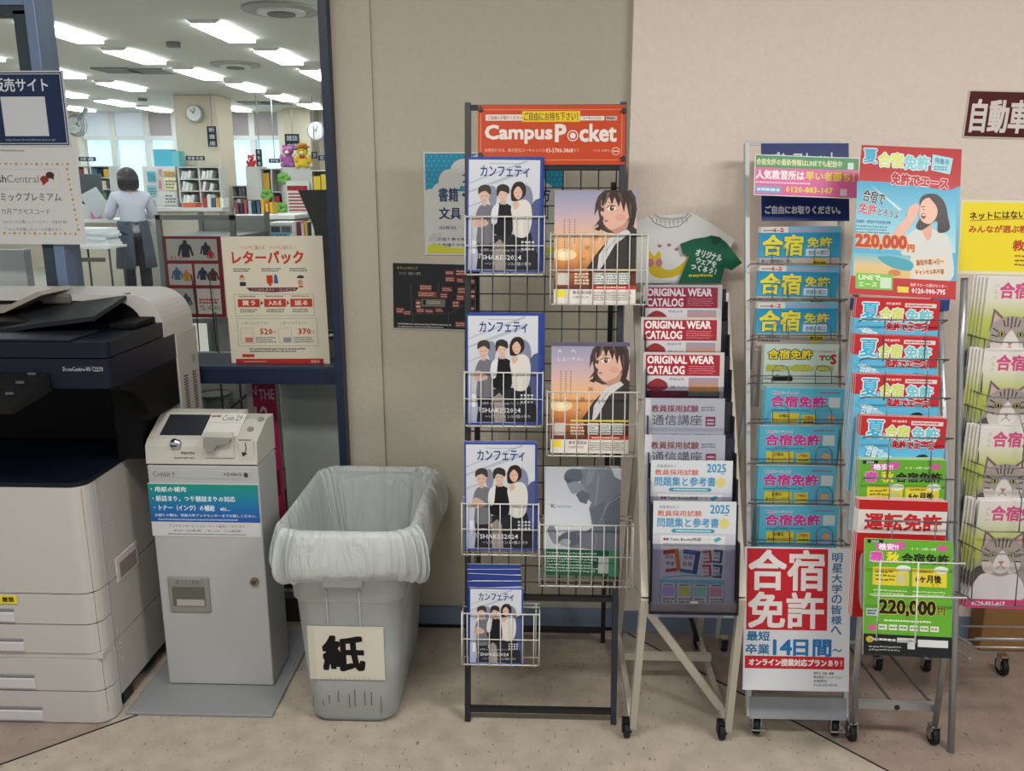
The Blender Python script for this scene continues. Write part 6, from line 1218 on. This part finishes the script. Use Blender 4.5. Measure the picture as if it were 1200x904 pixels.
for i_, (kd, x0, x1, y0, yw, lb, n, rl) in enumerate(itD):
    o = place(meD[kd], 'brochure', FD, x0, x1, y0, n, WD[kd], HD[kd], LD, lb, 'brochure', None, math.radians(rl))
    for j in range(3): behind(o, -0.0015*(j+1), 0.001*(j+1), -0.0045*(j+1), 0.003, ('first', 'second', 'third')[j]+' copy behind the '+lb, 'brochure copies in the tubular rack')
    tr_ = empty('pocket', (0, 0, 0)); tr_.parent = rd_; tw = FD.hit(1050, yw, n+0.012)[1]; w = MB()
    w.tube([FD.W(-hd_*0.97, tw, 0), FD.W(-hd_*0.97, tw, n+0.012), FD.W(hd_*0.97, tw, n+0.012), FD.W(hd_*0.97, tw, 0)], 0.002, 6)
    for c_ in (-0.45, 0.5): w.tube([FD.W(hd_*c_, tw, n+0.012), FD.W(hd_*c_, tw-0.10, n-0.012)], 0.0014, 5)
    w.build('wire_front', M_wire, tr_)
o = place(meD['g'], 'brochure', FD, 1017, 1113, 633, 0.055, WD['g'], HD['g'], math.radians(16), 'full green brochure with large black price at the foot of the tubular rack', 'brochure', None, math.radians(-1.0))
tr_ = empty('pocket', (0, 0, 0)); tr_.parent = rd_; w = MB(); n = 0.075
for yy in (659, 699): tw = FD.hit(1050, yy, n)[1]; w.tube([FD.W(-hd_, tw, 0), FD.W(-hd_, tw, n), FD.W(hd_, tw, n), FD.W(hd_, tw, 0)], 0.002, 6)
a0 = FD.hit(1028, 740, n)[0]; a1 = FD.hit(1073, 740, n)[0]; th_ = FD.hit(1050, 659, n)[1]; tl_ = FD.hit(1050, 752, n)[1]
w.tube([FD.W(a0+0.012, th_, n), FD.W(a0, tl_, n-0.005), FD.W(a1, tl_, n-0.005), FD.W(a1+0.012, th_, n)], 0.0022, 6).tube([FD.W(a0, tl_, n-0.005), FD.W(a0, tl_, 0)], 0.002, 6).tube([FD.W(a1, tl_, n-0.005), FD.W(a1, tl_, 0)], 0.002, 6)
w.build('wire_front', M_ww, tr_)
boxpx(1076, 752, 1108, 761, 2.25, 0.2, mat('leaf_grey', '#a3a6a8', 0.5), 'leaflet_pile', label='grey leaflets lying under the green brochure', cat='leaflet')
# big summer poster
p = Pr(132, 184, '#4b9fc0', outline=[(7, 0), (135, 0), (129, 184), (-5, 184)]); p.grad(0, 45, 132, 140, ['#4d9fc0', '#62acc6', '#8fc0cd', '#a9cbd0']) if False else None
p.grad(2, 46, 128, 128, ['#3f96b8', '#57a5c2', '#7fb8ca', '#a9c9cf'])
p.poly([(7, 0), (135, 0), (133.4, 46), (118, 52), (90, 49), (50, 45), (4, 45)], '#a92a2e')
p.text('夏', 10, 5, 27, 22, '#3c9fc2', 0.7, '#d3dadd', 1.8).text('の', 22, 20, 26, 24, '#3c9fc2', 0.3, '#d3dadd', 0.8, res=1).text('合宿', 29, 9, 60, 26, '#cdd069', 0.9, '#c9dde3', 2.0).text('免許', 62, 11, 94, 28, '#7fc0cb', 0.9, '#c9dde3', 2.0).poly([(98, 8), (124, 12), (120, 32), (96, 28)], '#9ccbd6').text('特集号', 101, 13, 119, 20, '#4a7f96', 0.2, rot=8).mini(100, 22, 116, 28, 2, '#5f8fa3', 3)
p.text('免許でエース', 46, 35, 118, 49, '#ab2a35', 0.9, '#dbc9cb', 1.6, rot=3)
p.poly([(16, 47), (60, 78), (56, 80)], '#a9cbd6').text('合宿で', 10, 57, 38, 72, '#26282b', 0.6, '#cfdde2', 1.0, rot=10).text('免許', 5, 73, 28, 86, '#a92a35', 0.5, '#cfdde2', 0.9, rot=8).text('とろうよ', 30, 79, 56, 88, '#3a3c40', 0.3, '#cfdde2', 0.7, rot=7)
p.text('全国唯一 教習所予約取扱本数', 2, 93, 46, 97, '#2a4a5a', 0.1, res=1).mini(2, 99, 44, 110, 3, '#3f6f85', 4, .45)
# woman calling out
p.blob([(60, 132), (62, 118), (74, 104), (88, 98), (104, 102), (118, 108), (124, 128), (122, 162), (70, 162), (72, 142)], '#bfc1bd').blob([(48, 112), (54, 100), (62, 92), (70, 80), (74, 74), (80, 78), (76, 90), (66, 104), (56, 114)], '#cf9f8c').blob([(84, 96), (96, 92), (98, 108), (92, 114)], '#c99784')
p.blob([(82, 66), (90, 58), (104, 58), (114, 68), (118, 84), (120, 100), (106, 104), (104, 90), (86, 102), (78, 98), (84, 84)], '#241c1e').blob([(82, 76), (86, 66), (96, 62), (104, 70), (104, 84), (96, 94), (86, 92), (82, 84)], '#d3a592').ell(87, 85, 3, 3.6, '#7a2a30').rect(85.5, 83, 89, 84.5, '#e3dcd8').line([(84, 74), (89, 73)], 0.9, '#2a2020').ell(87, 77, 1.5, 0.6, '#2a2020', 8)
p.blob([(92, 58), (106, 60), (114, 74), (108, 92), (104, 74), (98, 66)], '#241c1e').blob([(70, 92), (66, 84), (70, 74), (78, 70), (82, 74), (78, 84)], '#cf9f8c')
p.grad(0, 134, 72, 164, ['#5fa9b8', '#c9b07a', '#c6a96c']).blob([(30, 138), (50, 136), (74, 142), (72, 152), (50, 150)], '#3f93a5').ell(52, 156, 8, 4, '#b8743f')
p.text('220,000', 2, 111, 66, 128, '#a83228', 1.4, '#dca84a', 2.2).text('円', 68, 121, 76, 129, '#a83228', 0.4, '#dca84a', 0.9)
p.poly([(76, 138), (116, 133), (117, 143), (77, 148)], '#cfc0a6').text('最短卒業14日～', 79, 137, 114, 144, '#8a3f30', 0.2, rot=-6).poly([(74, 149), (116, 146), (117, 156), (75, 159)], '#cfc0a6').text('キャンセル料不要', 78, 149.5, 114, 155.5, '#8a3f30', 0.2, rot=-4)
p.poly([(-3, 162), (129.6, 162), (129, 184), (-5, 184)], '#a9262c').rect(3, 158, 50, 177, '#6fae4a').text('LINEで', 7, 160, 34, 166, '#d6e3cc', 0.3).text('エース', 7, 169, 30, 174, '#cfe0c2', 0.2).rect(34, 162, 48, 175, '#bccbb4').rect(56, 172, 70, 179, '#d0be46').text('免許でエース受付センター', 72, 167, 118, 171, '#e0b9b6', 0.1, res=1).text('0120-900-795', 74, 173, 116, 179, '#e3cfcc', 0.3, res=1)
put(p, 'licence_poster', FD, 997, 172, 1119, 348, 0.02, 'large blue and red poster of a woman calling out above the tubular rack', 'poster', m=GLOSSY, roll=math.radians(-2.8), th=0.003)

# ================================================================ wire rack with cat brochures at the right edge
e0 = atz(1114, 882)
FE = Frame((e0.x+0.16, e0.y, 0), 0, math.radians(9)); re_ = empty('brochure_rack', (e0.x+0.16, 2.2, 0), 'silver wire rack of cat brochures at the right edge', 'brochure rack')
wE = FE.hit(1126, 420)[0]; tE = FE.hit(1130, 326)[1]; hE = 0.30
MB().tube([FE.W(-0.16, 0), FE.W(FE.hit(1120, 700)[0], FE.hit(1120, 700)[1]), FE.W(wE, FE.hit(1126, 420)[1]), FE.W(wE, tE)], 0.009, 10).build('side_tube', M_tb, re_)
MB().tube([FE.W(wE+hE+0.02, 0), FE.W(wE+hE, tE)], 0.009, 10).build('side_tube', M_tb, re_)
MB().tube([FE.W(-0.15, 0.75, -0.02), FE.W(-0.06, 0.16, -0.28), (FE.O.x-0.02, 2.56, 0.02)], 0.008, 8).build('rear_tube', M_tb, re_)
for yy in (748, 758): v = FE.hit(1120, yy, 0.02)[1]; MB().tube([FE.W(-0.12, v, 0.02), FE.W(wE+hE, v, 0.02)], 0.003, 6).build('shelf_wire', M_tb, re_)
w = MB()
for yy in (755, 772): v = FE.hit(1130, yy, 0.0)[1]; w.tube([FE.W(-0.12, v, 0.0), FE.W(-0.11, v-0.03, -0.22), FE.W(0.2, v-0.03, -0.22)], 0.003, 6)
w.build('lower_wires', M_tb, re_)
caster((atz(1163, 780).x, 2.45, 0), re_, 0.028, M_chrome)
meE = cat().mesh('brochure', 0.215, 0.297, 0.004, GLOSSY)
LE = math.radians(2)
for (x0, y0, yw, lb) in ((1158, 326, 392, 'topmost cat brochure in the right edge rack under the yellow sign'), (1154, 411, 476, 'second cat brochure in the right edge rack'), (1150, 501, 552, 'third cat brochure in the right edge rack'), (1148, 588, 640, 'lowest cat brochure in the right edge rack')):
    a = FE.hit(x0, y0, 0.05); R = Matrix.Rotation(0, 4, 'Z') @ Matrix.Rotation(PI/2-LE, 4, 'X') @ Matrix.Rotation(math.radians(-0.8), 4, 'Z')
    o = link('brochure', meE); o.matrix_basis = Matrix.Translation(FE.W(a[0]+0.1075, a[1], 0.05)) @ R @ Matrix.Translation((0, -0.297, 0)); tag(o, lb, 'brochure')
    for j in range(4): behind(o, -0.006*(j+1), 0.001*(j+1), -0.006*(j+1), 0.004, ('first', 'second', 'third', 'fourth')[j]+' copy behind the '+lb, 'cat brochure copies')
    tr_ = empty('pocket', (0, 0, 0)); tr_.parent = re_; tw = FE.hit(1180, yw, 0.07)[1]; w = MB()
    xa = wE+0.006; xb = wE+hE-0.006; low = tw-0.14
    for t_, q in ((tw, 1.0), (low, 0.85)): w.tube([FE.W(xa, t_, 0), FE.W(xa+0.045, t_-0.02, 0.075*q), FE.W(xb-0.045, t_-0.02, 0.075*q), FE.W(xb, t_, 0)], 0.0018, 5)
    for c_ in (0.45, 0.75): a_ = xa+(xb-xa)*c_; w.tube([FE.W(a_-0.02, tw-0.02, 0.075), FE.W(a_, tw-0.075, 0.07), FE.W(a_, low-0.02, 0.064)], 0.0016, 5)
    w.tube([FE.W(xa+0.01, tw, 0.015), FE.W(xa+0.01, low, 0.015)], 0.0016, 5).tube([FE.W(xa+0.03, tw-0.01, 0.045), FE.W(xa+0.03, low-0.01, 0.04)], 0.0016, 5)
    w.build('wire_front', M_wire, tr_)
p = Pr(115, 92, '#c9c6a6'); p.rect(2, 3, 113, 88, '#d6c42f').text('ネットにはない', 11, 14, 75, 23, '#3a3216', 0.45, rot=-3).line([(12, 26), (40, 24), (78, 22)], 1.0, '#a8502a').text('みんなが選ぶ教習所', 11, 31, 98, 40, '#a8502a', 0.5, rot=-1).text('教習所', 63, 49, 104, 62, '#a8402a', 0.6).mini(66, 66, 100, 82, 3, '#8a5a2a', 4, .4)
put(p, 'yellow_sign', FE, 1123, 235, 1240, 322, 0.03, 'yellow laminated handwritten sign above the cat brochures', 'sign', m=GLOSSY, th=0.002, roll=math.radians(-1.0))
v = atz(1175, 770)
tag(MB().box(v.x-0.06, v.x+0.45, v.y+0.03, v.y+0.11, 0.003, aty(1180, 700, v.y).z+0.06, 0.004).build('cardboard_box', mat('cardboard', '#8a643a', 0.85, noise=0.08, nscale=12)), 'brown cardboard box standing by the wall at the lower right corner', 'box')
# the black strap seen behind the tubular rack
